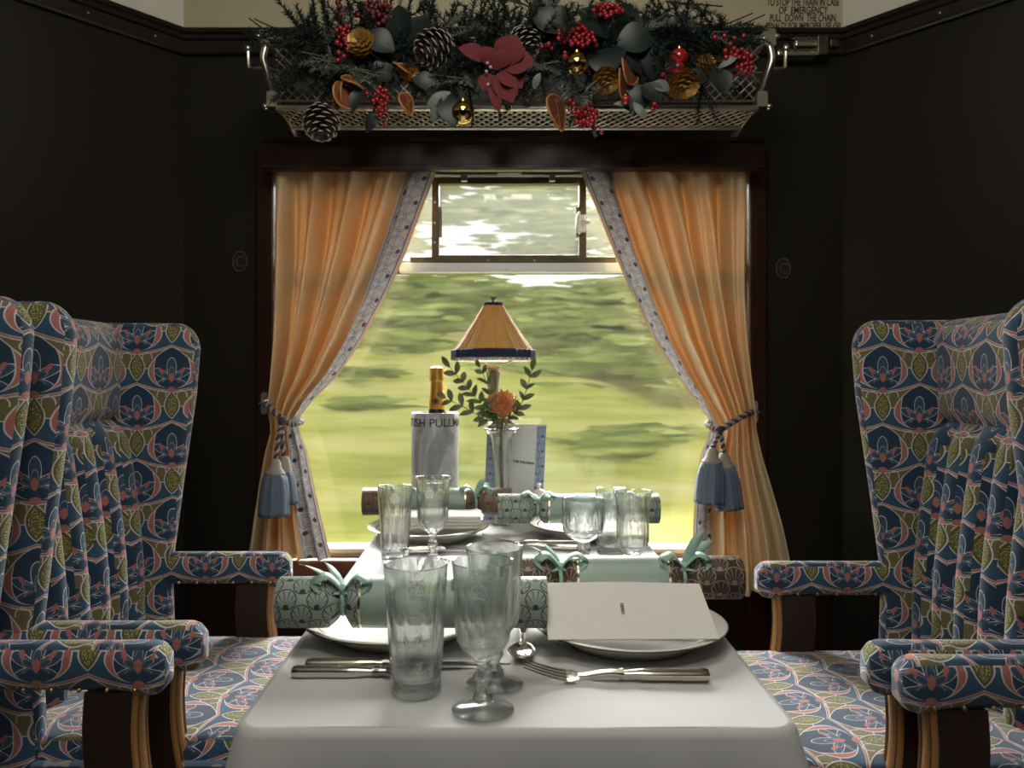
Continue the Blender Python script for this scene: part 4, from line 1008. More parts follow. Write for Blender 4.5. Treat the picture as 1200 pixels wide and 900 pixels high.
# ================================================================ vase and flowers
VX, VY = WX(588, 2.13), 2.128
VH = WZ(502, VY) - PZ
t = thing('bud_vase', 'slender trumpet shaped glass vase before the standing card', 'vase', (VX, VY, PZ))
prof = [(0.0, 0.0), (0.0215, 0.0), (0.022, 0.003), (0.015, 0.008), (0.010, 0.014), (0.013, 0.03), (0.0165, 0.09), (0.0215, 0.18), (0.0235, VH - 0.055), (0.0255, VH - 0.050), (0.0245, VH - 0.044), (0.027, VH - 0.025), (0.037, VH - 0.008), (0.047, VH), (0.046, VH + 0.001), (0.034, VH - 0.008), (0.0235, VH - 0.028), (0.021, VH - 0.05), (0.018, 0.17), (0.013, 0.09), (0.009, 0.035), (0.0, 0.03)]
m = MB(); m.lathe(prof, 64, rmod=lambda a, j, z: 1 + (0.035 * math.cos(8 * a) if 5 < j < 10 else 0.04 * math.cos(6 * a) if 11 < j < 15 else 0)); m.build('trumpet', GLASS, t, sharp=180)
STEM = mat('flower_stem', (0.10, 0.07, 0.03), 0.7)
PET = mat('pincushion_petal', rough=0.55, fn=lambda: mixc(noise(coords('Object'), 70, 2), (0.46, 0.115, 0.035), (0.60, 0.30, 0.11)))
LEAFG = mat('eucalyptus_leaf', rough=0.5, fn=lambda: mixc(noise(coords('Object'), 30, 2), (0.055, 0.085, 0.030), (0.10, 0.14, 0.055)))
top_ = Vector((VX, VY, PZ + VH))
fc = W3(589, 481, VY - 0.005)
t = thing('pincushion_flower', 'rust orange spiky pincushion flower in the glass vase', 'flower', (fc.x, fc.y, fc.z))
rl = top_ - fc
m = MB(); m.tube(smooth_path([Vector((0.002, 0, -0.02)), rl * 0.7, rl + Vector((-0.002, 0, -0.05)), rl + Vector((0.001, 0.0, -0.16))], 5), 0.0035, 8); m.build('stem', STEM, t)
m = MB(); rnd = random.Random(4)
for i in range(210):
    z = 1 - 1.35 * (i / 210); a = i * 2.39996; rr = math.sqrt(max(1 - z * z, 0))
    d = Vector((rr * math.cos(a), rr * math.sin(a), z)).normalized()
    L = rnd.uniform(0.034, 0.046); up = Vector((0, 0, 1))
    P = [d * 0.008, d * L * 0.55 + up * 0.003, d * L * 0.9 + up * 0.008 - d.cross(up) * 0.003, d * L * 0.96 + up * 0.015]
    m.tube(smooth_path(P, 3), [0.0011] * 9 + [0.0016], 4)
m.ball((0, 0, 0), 0.020, 16, 10)
m.build('pin_petals', PET, t, 'rust orange curling pin petals')
m = MB()
for i in range(9):
    a = i * 0.7 + 0.2; d = Vector((math.cos(a), math.sin(a), -0.75)).normalized()
    m.ball(d * 0.027 + Vector((0, 0, -0.012)), 0.014, 8, 6, (0.42, 0.25, 1.0), d.to_track_quat('Z', 'Y').to_matrix())
m.build('bracts', mat('bract', (0.13, 0.10, 0.035), 0.6), t, 'olive bracts under the flower head')
def leafshape(m, p, d, n, L, w):
    d = d.normalized(); s_ = d.cross(n).normalized(); n = s_.cross(d).normalized(); vs = []
    N = 7
    for i in range(N + 1):
        q = i / N; ww = w * math.sin(PI * min(q * 0.97 + 0.03, 1)) ** 0.85; c = p + d * L * q + n * (0.10 * L * math.sin(PI * q))
        vs += [c - s_ * ww + n * ww * 0.25, c - n * 0.0003, c + s_ * ww + n * ww * 0.25]
    k = len(vs); vs += [v - n * 0.0006 for v in vs]
    fs = []
    for i in range(N):
        for e in (0, 1):
            a = i * 3 + e; fs += [(a, a + 1, a + 4, a + 3), (k + a + 3, k + a + 4, k + a + 1, k + a)]
    m.add(vs, fs)
def sprig(label, tip_px, mids, seed, nl=8, ls=0.036):
    rnd = random.Random(seed)
    P3 = [top_ + Vector((0, 0, -0.05)), top_ + Vector((WX(mids[0][0], VY) - top_.x, 0, WZ(mids[0][1], VY) - top_.z)) * 0.3 + Vector((0, 0, 0.004))] + [W3(a, b, VY + dy) for a, b, dy in mids] + [W3(tip_px[0], tip_px[1], VY + tip_px[2])]
    P = smooth_path(P3, 6); o = top_.copy()
    t = thing('eucalyptus_sprig', label, 'sprig', o, 0, 'green sprigs in the vase')
    m = MB(); m.tube([p - o for p in P], [lerp(0.0016, 0.0007, i / len(P)) for i in range(len(P))], 6); m.build('stem', STEM, t)
    m = MB()
    for i in range(nl):
        q = 0.30 + 0.70 * i / (nl - 1); k = min(int(q * (len(P) - 1)), len(P) - 2); d = (P[k + 1] - P[k]).normalized()
        for s_ in ((-1, 1) if i < nl - 1 else (0,)):
            side = d.cross(Vector((rnd.uniform(-.3, .3), -1, rnd.uniform(-.3, .3)))).normalized() * s_
            leafshape(m, P[k] - o, d * 0.75 + side * 0.85 + Vector((0, rnd.uniform(-.3, .3), 0.1)), Vector((0, -1, 0.5)) + Vector((rnd.uniform(-.8, .8), 0, rnd.uniform(-.6, .6))), ls * rnd.uniform(0.75, 1.1), ls * 0.22)
    m.build('leaves', LEAFG, t, 'small oval green leaves', sharp=180)
sprig('leafy green sprig in the vase arching high to the left towards the bottle', (525, 428, 0.0), [(566, 476, -0.02), (546, 452, -0.01)], 1, 9)
sprig('leafy green sprig in the vase reaching low and almost level to the left', (520, 466, -0.02), [(566, 490, -0.03), (542, 476, -0.03)], 2, 7)
sprig('leafy green sprig in the vase standing upright against the lamp stem', (561, 428, -0.02), [(575, 474, -0.02), (571, 450, -0.02)], 3, 7, 0.030)
sprig('leafy green sprig in the vase reaching up to the right', (624, 431, 0.0), [(608, 480, -0.02), (617, 456, -0.01)], 5, 7)
# ================================================================ luggage rack
RY0, RY1 = 2.00, 2.02
rt0, rt1 = W3(316, 46, RY0), W3(897, 46, RY0)
lb0, lb1 = W3(324, 127, RY1), W3(888, 127, RY1)
NICK = mat('old_nickel', (0.46, 0.43, 0.36), 0.3, 1.0, fn=lambda: mixc(noise(coords('Object'), 14, 3), (0.74, 0.70, 0.60), (0.46, 0.43, 0.36)))
O = Vector((rt0.x + (rt1.x - rt0.x) / 2, WY, lb0.z))
t = thing('luggage_rack', 'nickel lattice luggage rack above the window, holding the garland', 'luggage rack', O)
def sub(ps): return [Vector(p) - O for p in ps]
m = MB(); m.tube(sub([rt0, rt1]), 0.0095, 14); m.build('top_rail', NICK, t)
m = MB(); m.tube(sub([lb0, lb1]), 0.0075, 12); m.tube(sub([lb0 + Vector((0, -0.002, 0.018)), lb1 + Vector((0, -0.002, 0.018))]), 0.0030, 8); m.build('lower_rail', NICK, t)
def lattice(fn, w, h, p, r, seg=4, nsub=5):
    m = MB(); k = -h
    while k < w:
        for s in (1, -1):
            a, b = (k, 0.0), (k + h, h)
            t0, t1 = max(0, -k), min(h, w - k)
            if t1 - t0 > 0.004:
                pts = []
                for i in range(nsub + 1):
                    q = lerp(t0, t1, i / nsub); x = k + q; y = q if s > 0 else h - q
                    pts.append(fn(x / w, y / h, 0.0009 * s))
                m.tube(pts, r, seg, False, (0.6, 1.3))
        k += p
    return m
# front panel leans back a little; bottom panel runs to the wall
F0, F1 = W3(322, 54, RY0 + 0.005), W3(890, 54, RY0 + 0.005); G0, G1 = W3(328, 118, RY1), W3(884, 118, RY1)
w = F1.x - F0.x; h = F0.z - G0.z
lattice(lambda u, v, e: F0.lerp(F1, u).lerp(G0.lerp(G1, u), v) + Vector((0, e, 0)) - O, w, h, 0.0245, 0.0032).build('front_lattice', NICK, t, 'diamond lattice front', sharp=180)
B0, B1 = lb0 + Vector((0.006, 0.002, -0.006)), lb1 + Vector((-0.006, 0.002, -0.006))
def bot(u, v, e):
    a = v * 1.2; y = 0.085 * math.sin(a) / math.sin(1.2); z = -0.016 * (1 - math.cos(v * PI * 0.5))
    return B0.lerp(B1, u) + Vector((0.02 * v * (0.5 - u), y, z + e)) - O
lattice(bot, w, 0.09, 0.0245, 0.0032).build('bottom_lattice', NICK, t, 'diamond lattice bottom', sharp=180)
m = MB(); m.tube([bot(u, 1, 0) for u in (0, 1)], 0.006, 10); m.tube([bot(0, i / 8, 0) for i in range(9)], 0.004, 8); m.tube([bot(1, i / 8, 0) for i in range(9)], 0.004, 8)
m.tube([bot(0.3, 1, 0), bot(0.3, 1, 0) + Vector((0, 0.18, 0.06))], 0.006, 8); m.tube([bot(0.7, 1, 0), bot(0.7, 1, 0) + Vector((0, 0.18, 0.06))], 0.006, 8)
m.build('back_rail', NICK, t)
for s, a, b in ((-1, rt0, lb0), (1, rt1, lb1)):
    m = MB(); e = Vector((s * 0.008, 0, 0))
    for c, hx, hz in ((a + e, 0.014, 0.021), (b + e + Vector((0, 0, 0.020)), 0.013, 0.019)):
        m.loft([[c + Vector((x, y, z)) - O for x, z in rrect(hx, hz, 0.005, 3)] for y in (-0.013, 0.02)])
    m.tube(sub(smooth_path([a + e + Vector((0, -0.004, -0.015)), a + e + Vector((s * 0.006, -0.006, -0.05)), (a + b) / 2 + e + Vector((s * 0.005, -0.010, 0)), b + e + Vector((0, -0.002, 0.035))], 6)), 0.0085, 10)
    m.tube(sub([a + e + Vector((0, 0.01, 0)), Vector((a.x + s * 0.008, WY, a.z - 0.01))]), 0.010, 10)
    m.tube(sub([b + e + Vector((0, 0.01, 0.01)), Vector((b.x + s * 0.008, WY, b.z - 0.0))]), 0.009, 10)
    m.ball(a + e + Vector((s * 0.019, 0, 0.006)) - O, 0.009, 10, 7); m.ball(b + e + Vector((s * 0.020, 0, 0.004)) - O, 0.008, 10, 7)
    m.build('bracket', NICK, t, 'nickel end bracket')
    hk = [W3(300 if s < 0 else 910, 81, RY0), W3(291.5 if s < 0 else 920, 80, RY0), W3(290.5 if s < 0 else 921, 58, RY0)]
    m = MB(); m.tube(sub([a + e + Vector((0, 0, -0.068))] + hk), 0.0045, 8); m.ball(hk[2] + Vector((0, 0, 0.003)) - O, 0.0085, 10, 7, (0.9, 0.9, 1.3)); m.build('coat_hook', NICK, t, 'bent coat hook')
# ================================================================ emergency chain
EO = W3(950, 56, WY - 0.04); EO.y = WY - 0.04
t = thing('emergency_chain', 'nickel emergency chain in its holder under the painted warning', 'chain', EO)
def ep(px, py, y=0): return W3(px, py, EO.y + y) - EO
m = MB(); m.box(ep(910, 0).x, ep(962, 0).x, -0.012, 0.012, ep(0, 67).z, ep(0, 61).z); m.box(ep(932, 0).x, ep(957, 0).x, -0.004, 0.016, ep(0, 55).z, ep(0, 47).z); m.build('tray', NICK, t, bevel=0.003, smooth=False)
m = MB(); m.box(ep(955, 0).x, ep(968, 0).x, -0.02, 0.024, ep(0, 67).z, ep(0, 44).z); m.box(ep(975, 0).x, ep(986, 0).x, 0.012, 0.028, ep(0, 52).z, ep(0, 43).z); m.box(ep(968, 0).x, ep(975, 0).x, 0.02, 0.028, ep(0, 56).z, ep(0, 44).z); m.build('housing', BRONZE, t, 'dark end housing', bevel=0.004, smooth=False)
for yy_ in (45.5, 59):
    m = MB(); i = 0; px = 930.0 if yy_ < 50 else 914.0
    while px < 958:
        c = ep(px, yy_, -0.014); a = PI / 2 * (i % 2)
        m.tube([c + Vector((0.0062 * math.cos(q), 0.0036 * math.sin(q) * math.cos(a), 0.0036 * math.sin(q) * math.sin(a))) for q in [2 * PI * k / 12 for k in range(13)]], 0.0012, 5, False); px += 3.7; i += 1
    m.build('chain_links', NICK, t)
# ================================================================ christmas garland
GO = Vector((0.02, 1.95, WZ(70, 1.95)))
gar = thing('christmas_garland', 'dark pine christmas garland with cones and red berries laid along the rack', 'garland', GO)
def gp(px, py, y=1.93): return W3(px, py, y) - GO
PINE = mat('pine_needles', rough=0.6, spec=0.25, fn=lambda: mixc(noise(coords('Object'), 12, 2), (0.005, 0.013, 0.010), (0.014, 0.024, 0.016)))
FROSTP = mat('frosted_needles', rough=0.7, fn=lambda: mixc(noise(coords('Object'), 60, 2), (0.020, 0.034, 0.026), (0.20, 0.21, 0.17)))
TWIG = mat('twig', (0.035, 0.022, 0.014), 0.8)
rnd = random.Random(21)
def needles(m, p, d, L, dens=95, nl=0.024):
    d = d.normalized(); n = int(L * 1000 * dens / 100); a0 = d.orthogonal().normalized(); b0 = d.cross(a0)
    for i in range(n):
        q = i / n; c = p + d * L * q + Vector((0, 0, -0.03 * q * q * (1 if d.z < 0.5 else 0)))
        a = rnd.uniform(0, 2 * PI); rd = a0 * math.cos(a) + b0 * math.sin(a)
        nd = (d * rnd.uniform(0.45, 0.9) + rd).normalized(); l = nl * rnd.uniform(0.7, 1.1) * (1 - 0.35 * q)
        sd = nd.cross(Vector((rnd.uniform(-1, 1), -1, rnd.uniform(-1, 1)))).normalized() * 0.0013
        m.add([c - sd, c + sd, c + nd * l], [(0, 1, 2)])
    m.tube([p, p + d * L * 0.5, p + d * L * 0.98], 0.0016, 4)
pine, frost = MB(), MB()
for i in range(380):                                       # the dense body
    px = 350 + 500 * ((i * 0.6180339) % 1.0); py = 58 + rnd.gauss(0, 17)
    py = min(py, 92) if 590 < px < 640 or px > 770 else py
    ang = rnd.gauss(0, 1.0) + (PI if rnd.random() < 0.5 else 0)
    d = Vector((math.cos(ang), rnd.uniform(-0.75, 0.35), math.sin(ang) * 0.75 + (0.25 if py < 60 else -0.05)))
    needles(pine if rnd.random() > 0.10 else frost, gp(px, py, rnd.uniform(1.91, 1.99)), d, rnd.uniform(0.08, 0.15))
for px, py, dx, dz, L in ((362, 45, -0.35, 1, 0.10), (372, 50, -0.1, 1, 0.13), (356, 40, -0.6, 0.9, 0.09), (384, 30, -0.2, 1, 0.11), (395, 25, 0.2, 1, 0.10), (515, 42, -0.3, 1, 0.09), (528, 38, 0.1, 1, 0.09), (545, 40, 0.0, 1, 0.09), (560, 35, 0.3, 1, 0.08), (590, 38, 0.02, 1, 0.12), (602, 45, 0.25, 1, 0.10), (625, 40, 0.1, 1, 0.11), (640, 32, 0.4, 1, 0.08), (755, 40, 0.1, 1, 0.09), (768, 42, 0.5, 1, 0.10), (795, 45, -0.1, 1, 0.11), (802, 42, 0.1, 1, 0.11), (812, 48, 0.4, 1, 0.11), (822, 52, 0.9, 0.9, 0.09), (785, 50, -0.5, 1, 0.10)):
    needles(pine, gp(px, py, 1.94), Vector((dx, rnd.uniform(-.3, .1), dz)), L * 0.8, 130, 0.022)
    needles(pine, gp(px + 4, py + 6, 1.95), Vector((dx + rnd.uniform(-.4, .4), rnd.uniform(-.3, .1), dz)), L * 0.65, 120, 0.022)
for px, py, dx, dz, L in ((390, 75, 1, -0.35, 0.12), (430, 85, -1, 0.2, 0.13), (545, 92, 1, 0.0, 0.12), (570, 96, -1, 0.05, 0.14), (640, 75, -1, -0.2, 0.10), (650, 88, 1, -0.9, 0.12), (672, 105, 0.6, -1, 0.10), (700, 100, -1, -0.2, 0.10), (612, 80, 1, 0.1, 0.09), (378, 30, 0.3, -1, 0.09), (470, 90, -1, 0.1, 0.10)):
    needles(frost, gp(px, py, 1.90), Vector((dx, -0.25, dz)), L, 120, 0.017)
o = pine.build('pine_foliage', PINE, gar, 'dark green pine needles', smooth=False); o['kind'] = 'stuff'
o = frost.build('frosted_foliage', FROSTP, gar, 'frosted pale needles', smooth=False); o['kind'] = 'stuff'
m = MB(); m.tube(smooth_path([gp(360, 70, 1.96), gp(480, 62, 1.96), gp(600, 58, 1.96), gp(720, 62, 1.96), gp(850, 72, 1.96)], 8), 0.008, 8); m.build('garland_stem', TWIG, gar)
# big dark leaves
DLEAF = mat('dark_eucalyptus', rough=0.45, spec=0.4, fn=lambda: mixc(noise(coords('Object'), 10, 2), (0.005, 0.011, 0.009), (0.015, 0.024, 0.021)))
PLEAF = mat('pale_leaf', (0.115, 0.140, 0.110), 0.5)
def leafcluster(name, lab, mt, leaves, y=1.90):
    for px, py, dx, dz, L, w in leaves:
        m = MB(); leafshape(m, gp(px, py, y + rnd.uniform(-.012, .012)), Vector((dx, rnd.uniform(-.35, .1), dz)), Vector((rnd.uniform(-.5, .5), -1, rnd.uniform(0, .5))), L, w)
        m.build('leaf', mt, gar, lab, sharp=180)
leafcluster('leaf_cluster', 'round dark leaf', DLEAF, [(472, 52, -0.1, 1, 0.09, 0.038), (482, 55, 0.5, 0.9, 0.08, 0.035), (462, 60, -0.8, 0.4, 0.08, 0.032), (485, 62, 0.8, 0.1, 0.07, 0.03), (462, 80, -0.7, -0.4, 0.06, 0.03)])
leafcluster('leaf_cluster', 'large dark leaf', DLEAF, [(715, 45, -0.5, 0.5, 0.10, 0.045), (720, 50, 0.4, 0.9, 0.10, 0.045), (722, 52, 0.9, 0.1, 0.09, 0.042), (715, 55, -0.1, -1, 0.09, 0.045), (735, 55, 0.5, -0.9, 0.08, 0.04), (660, 38, -0.9, 0.6, 0.09, 0.03), (675, 30, -0.9, 0.2, 0.08, 0.03), (640, 38, -0.3, 1, 0.09, 0.026)])
leafcluster('leaf_cluster', 'dark drooping leaf', DLEAF, [(520, 112, 0.35, -1, 0.085, 0.028), (512, 100, -0.9, 0.2, 0.06, 0.022), (742, 98, 0.2, -1, 0.075, 0.036), (752, 100, 0.7, -0.7, 0.06, 0.028), (838, 80, 0.3, -1, 0.07, 0.026), (845, 78, 0.8, -0.2, 0.05, 0.022), (830, 92, -0.9, -0.1, 0.06, 0.025), (778, 92, -0.9, 0.5, 0.07, 0.03), (500, 85, -0.5, -0.8, 0.06, 0.028), (548, 80, 0.3, -1, 0.05, 0.014), (440, 128, -0.4, -1, 0.06, 0.014), (412, 132, 0.3, 0.8, 0.07, 0.016)], 1.885)
leafcluster('leaf_cluster', 'pale grey green leaf', PLEAF, [(518, 118, -0.5, -1, 0.055, 0.016), (528, 108, -0.9, -0.6, 0.07, 0.014), (764, 98, 0.9, -0.35, 0.045, 0.016), (742, 120, 0.6, -0.8, 0.05, 0.010), (738, 124, -1, 0.05, 0.04, 0.007), (842, 80, 0.9, 0.45, 0.05, 0.009), (626, 105, 0.4, 1, 0.04, 0.01)], 1.872)
# twigs with a dark drooping pod at the top edge
m = MB(); m.tube(smooth_path([gp(624, 30), gp(622, 12), gp(614, 5), gp(602, 3)], 6), 0.0022, 6); leafshape(m, gp(612, 5), Vector((-1, 0, 0.35)), Vector((0, -1, 0.3)), 0.045, 0.010); m.build('twig', TWIG, gar)
# pine cones: scales in a spiral
CONEB = mat('cone_brown', (0.055, 0.034, 0.022), 0.7); CONET = mat('cone_white_tip', (0.40, 0.37, 0.31), 0.7); CONEG = mat('cone_gold', (0.42, 0.235, 0.055), 0.42, 0.5)
def cone(c, ax, L, R, gold=False, lab=None):
    ax = ax.normalized(); q = ax.to_track_quat('Z', 'Y').to_matrix()
    b, tp = MB(), MB(); N = 64
    b.ball(c, L * 0.46, 12, 8, (R / L * 1.3, R / L * 1.3, 1.0), q)
    for i in range(N):
        z = -0.5 + i / N; rr = R * (math.sin(PI * clamp((z + 0.56) / 1.12)) ** 0.7); a = i * 2.39996
        d = Vector((math.cos(a), math.sin(a), 0.35 + 0.55 * z)); dd = d.normalized(); s_ = Vector((-math.sin(a), math.cos(a), 0)); up = dd.cross(s_)
        p0 = Vector((0, 0, z * L)) + Vector((d.x, d.y, 0)) * rr * 0.35; ln = rr * 0.75 + 0.004; w = rr * 0.30 + 0.002
        P = lambda f, e, k: c + q @ (p0 + dd * ln * f + s_ * w * e + up * k)
        tgt = tp if gold else b
        tgt.add([P(0, -.4, 0), P(0, .4, 0), P(.8, 1, 0), P(.8, -1, 0), P(0, 0, -.003), P(.8, 0, -.004), P(1.0, .35, .001), P(1.0, -.35, .001)], [(0, 1, 2, 3), (1, 4, 5, 2), (4, 0, 3, 5), (3, 2, 6, 7), (5, 3, 7), (2, 5, 6), (5, 7, 6)])
        if not gold: tp.tube([P(0.93, -0.75, 0.0005), P(1.02, 0, 0.0005), P(0.93, 0.75, 0.0005)], [0.0008, 0.0017, 0.0008], 6)
    o = b.build('pine_cone', CONEB, gar, lab, smooth=False); tp.build('cone_tips', CONEG if gold else CONET, o, 'gilded scales' if gold else 'white dusted scale tips', smooth=gold)
cone(gp(511, 56, 1.89), Vector((-0.7, -0.5, -0.55)), 0.088, 0.040, False, 'large white tipped pine cone')
cone(gp(614, 48, 1.90), Vector((0.4, -0.5, -0.8)), 0.075, 0.032, False, 'white tipped pine cone beside the red flower')
cone(gp(376, 141, 1.90), Vector((0.15, -0.4, -1)), 0.082, 0.037, False, 'white tipped pine cone hanging at the left end')
cone(gp(424, 52, 1.885), Vector((-0.2, -1, 0.1)), 0.055, 0.029, True, 'gilded round pine cone')
cone(gp(710, 92, 1.89), Vector((0.1, -0.5, -0.9)), 0.055, 0.028, True, 'gilded pine cone in the middle')
cone(gp(800, 96, 1.885), Vector((0.1, -0.5, -1)), 0.055, 0.034, True, 'gilded pine cone towards the right')
cone(gp(826, 76, 1.90), Vector((0.5, -0.6, 0.3)), 0.035, 0.020, True, 'small gilded pine cone')
cone(gp(478, 84, 1.89), Vector((0.6, -0.6, -0.4)), 0.045, 0.018, True, 'slim gilded cone')
# baubles
GOLDB = mat('gold_bauble', (0.60, 0.42, 0.14), 0.10, 1.0); REDB = mat('red_bauble', (0.30, 0.012, 0.012), 0.15, spec=0.7)
for px, py, r, mt, lab in ((542.5, 132, 0.0265, GOLDB, 'gold bauble hanging lowest'), (676, 75, 0.0265, GOLDB, 'gold bauble over the lattice'), (794, 80, 0.0165, REDB, 'glossy red bauble'), (796, 67, 0.020, REDB, 'dull red bauble'), (733, 117, 0.0105, REDB, 'small red bauble')):
    c = gp(px, py, 1.865); m = MB(); m.ball(c, r, 28, 18); o = m.build('bauble', mt, gar, lab, sharp=180)
    m = MB(); m.lathe([(r * 0.24, r * 0.95), (r * 0.24, r * 1.16), (0, r * 1.18)], 14, c); m.tube([c + Vector((0.003 * math.cos(a), 0, r * 1.2 + 0.003 * math.sin(a))) for a in [2 * PI * i / 10 for i in range(11)]], 0.0006, 4, False); m.build('bauble_cap', GOLDB, o)
# berries
BERR = mat('red_berry', (0.27, 0.012, 0.018), 0.22, spec=0.6); BERD = mat('dark_berry', (0.105, 0.014, 0.016), 0.5)
def berries(pts, stem, mt, lab, r=0.0062, y=1.872):
    m = MB(); st = MB(); s0 = gp(stem[0], stem[1], y + 0.03)
    for px, py in pts:
        c = gp(px, py, y + rnd.uniform(-0.01, 0.014)); m.ball(c, r * rnd.uniform(0.85, 1.12), 9, 6); st.tube([c, c.lerp(s0, 0.5) + Vector((0, 0.006, 0)), s0], 0.0007, 4)
    o = st.build('berry_sprig', TWIG, gar, lab); m.build('berries', mt, o, None, sharp=180)
def blob(cx, cy, rx, ry, n, sl=0.0):
    out = []
    for i in range(n):
        a = i * 2.39996; q = math.sqrt((i + 0.5) / n); out.append((cx + rx * q * math.cos(a) + sl * q * math.sin(a) * ry, cy + ry * q * math.sin(a)))
    return out
berries(blob(440, 14, 22, 15, 34) + [(405, 12), (412, 10), (418, 17), (424, 26), (428, 25)], (448, 28), BERD, 'dark red berry spray', 0.0068, 1.90)
berries([(396, 3), (398, 8), (395, 14), (399, 18), (397, 24), (402, 20)], (400, 40), BERD, 'dark red berries at the upper left', 0.0066, 1.90)
berries([(395, 36), (399, 33), (403, 35), (406, 31), (408, 37), (402, 40), (398, 44), (404, 46), (406, 50), (395, 50), (400, 53), (407, 58), (397, 62), (403, 66), (396, 71), (405, 42)], (402, 30), BERR, 'hanging red berry drape')
berries(blob(446, 118, 9, 17, 20) + [(421, 122), (430, 110), (452, 138), (452, 145), (440, 128)], (450, 92), BERR, 'red berries hanging over the rack front')
berries(blob(676, 43, 24, 11, 34, 0.3) + [(635, 55), (643, 52), (647, 57), (662, 62), (662, 66), (678, 28), (683, 32), (699, 53)], (672, 56), BERR, 'red berry spray in the middle')
berries(blob(712, 12, 18, 8, 22), (716, 22), BERR, 'red berries at the top edge')
berries(blob(686, 136, 14, 13, 28) + [(672, 122), (668, 118), (705, 155), (697, 150), (668, 128), (692, 121)], (680, 106), BERR, 'red berries hanging lowest')
berries(blob(866, 72, 17, 16, 30) + [(838, 44), (849, 42), (861, 45), (872, 42), (856, 52), (850, 60), (879, 84), (880, 76)], (852, 62), BERR, 'red berry spray at the right end')
berries([(770, 115), (767, 122), (765, 128), (772, 112), (780, 92), (777, 88), (769, 125)], (760, 104), BERR, 'a few red berries towards the right')
# dried orange slices
RIND = mat('dried_orange_rind', (0.36, 0.155, 0.040), 0.5); FLESH = mat('dried_orange_flesh', rough=0.5, fn=lambda: mixc(noise(coords('Object'), 60, 3), (0.10, 0.030, 0.012), (0.20, 0.075, 0.022)))
def slice_(px, py, r, ax, lab, y=1.878):
    c = gp(px, py, y); q = ax.normalized().to_track_quat('Z', 'Y').to_matrix()
    pt = lambda a, rr, z=0: c + q @ Vector((rr * math.cos(a), rr * math.sin(a), z + 0.004 * math.sin(2 * a + px)))
    m = MB(); m.loft([[pt(2 * PI * i / 30, r * 0.92, z) for i in range(30)] for z in (-0.0012, 0.0012)]); o = m.build('dried_orange_slice', FLESH, gar, lab)
    m = MB(); m.tube([pt(2 * PI * i / 30, r) for i in range(31)], 0.0026, 7, False)
    for k in range(8): m.tube([pt(k * PI / 4, r * 0.1, 0.001), pt(k * PI / 4, r * 0.9, 0.001)], 0.0007, 4)
    m.build('rind', RIND, o, 'pale orange rind')
slice_(397, 112, 0.030, Vector((-0.9, -0.45, 0.1)), 'dried orange slice on the left'); slice_(405, 112, 0.034, Vector((0.6, -0.6, 0.3)), 'dried orange slice curled on the left'); slice_(414, 96, 0.028, Vector((0.5, -0.4, 0.8)), 'tilted dried orange slice')
slice_(477, 122, 0.026, Vector((0.85, -0.5, 0.2)), 'dried orange slice over the rack edge'); slice_(472, 78, 0.024, Vector((0.4, -0.5, 0.8)), 'dried orange slice above')
slice_(653, 132, 0.042, Vector((0.80, -0.5, 0.15)), 'dried orange slice hanging long and narrow'); slice_(737, 83, 0.033, Vector((0.75, -0.6, 0.2)), 'dried orange slice upper right'); slice_(731, 98, 0.034, Vector((0.85, -0.5, 0.1)), 'dried orange slice lower right')
# red velvet poinsettia
VEL = mat('red_velvet', (0.115, 0.005, 0.008), 0.8, fn=None, Sheen_Weight=0.3)
m = MB()
for px, py, dx, dz, L, w in ((572, 72, -0.95, 0.35, 0.075, 0.022), (578, 78, -0.5, 0.8, 0.05, 0.022), (590, 78, 0.4, 0.9, 0.075, 0.036), (592, 80, 0.9, 0.15, 0.07, 0.036), (588, 84, 0.8, -0.75, 0.065, 0.034), (578, 88, 0.15, -1, 0.10, 0.016), (574, 86, -0.3, -0.9, 0.05, 0.018), (584, 86, 0.4, -0.9, 0.085, 0.030), (580, 82, 0.05, 0.6, 0.05, 0.035)):
    leafshape(m, gp(px, py, 1.862), Vector((dx, -0.22, dz)), Vector((rnd.uniform(-.3, .3), -1, 0.3)), L, w)
o = m.build('poinsettia', VEL, gar, 'red velvet poinsettia petals', sharp=180)
for px, py in ((571, 74), (570, 84), (572, 99), (575, 79)):
    m = MB(); m.ball(gp(px, py, 1.848), 0.0042, 8, 6); m.build('bead', CONET, o, 'pale centre bead')
# ================================================================ outside the window
def bankmat():
    v = coords('Object', (0.16, 0.5, 2.6)); a = noise(v, 1.5, 4, 0.6, 0.4); b = noise(coords('Object', (0.45, 1.0, 9.0)), 1.3, 3, 0.6); c = noise(coords('Object', (0.5, 0.5, 0.5)), 0.9, 2)
    f = a * 0.55 + b * 0.35 + c * 0.25
    return ramp(f, [(0.39, (0.070, 0.105, 0.012)), (0.48, (0.150, 0.182, 0.025)), (0.55, (0.24, 0.26, 0.052)), (0.63, (0.31, 0.31, 0.10)), (0.78, (0.39, 0.365, 0.20))])
BANK = mat('grassy_bank', rough=0.95, spec=0.1, fn=bankmat)
def bank(u, v):
    x = lerp(-16, 18, u); y = lerp(2.75, 15, v ** 1.2)
    z = interp([(2.75, -0.75), (4.0, -0.55), (6.0, -0.10), (8.0, 0.75), (11, 1.95), (13, 2.25), (15, 2.3)], y)[0]
    z += 0.14 * math.sin(x * 0.7 + y) + 0.08 * math.sin(x * 1.9 + y * 2.3) + 0.05 * math.sin(x * 4.1 - y * 1.7)
    return Vector((x, y, z))
m = MB(); m.grid(120, 70, bank); struct(m.build('embankment_land', BANK, sharp=180))
def treemat(a, b, c):
    def f(): return ramp(noise(coords('Object', (0.3, 0.5, 2.4)), 2.4, 4, 0.6, 0.3), [(0.36, a), (0.52, b), (0.68, c)])
    return f
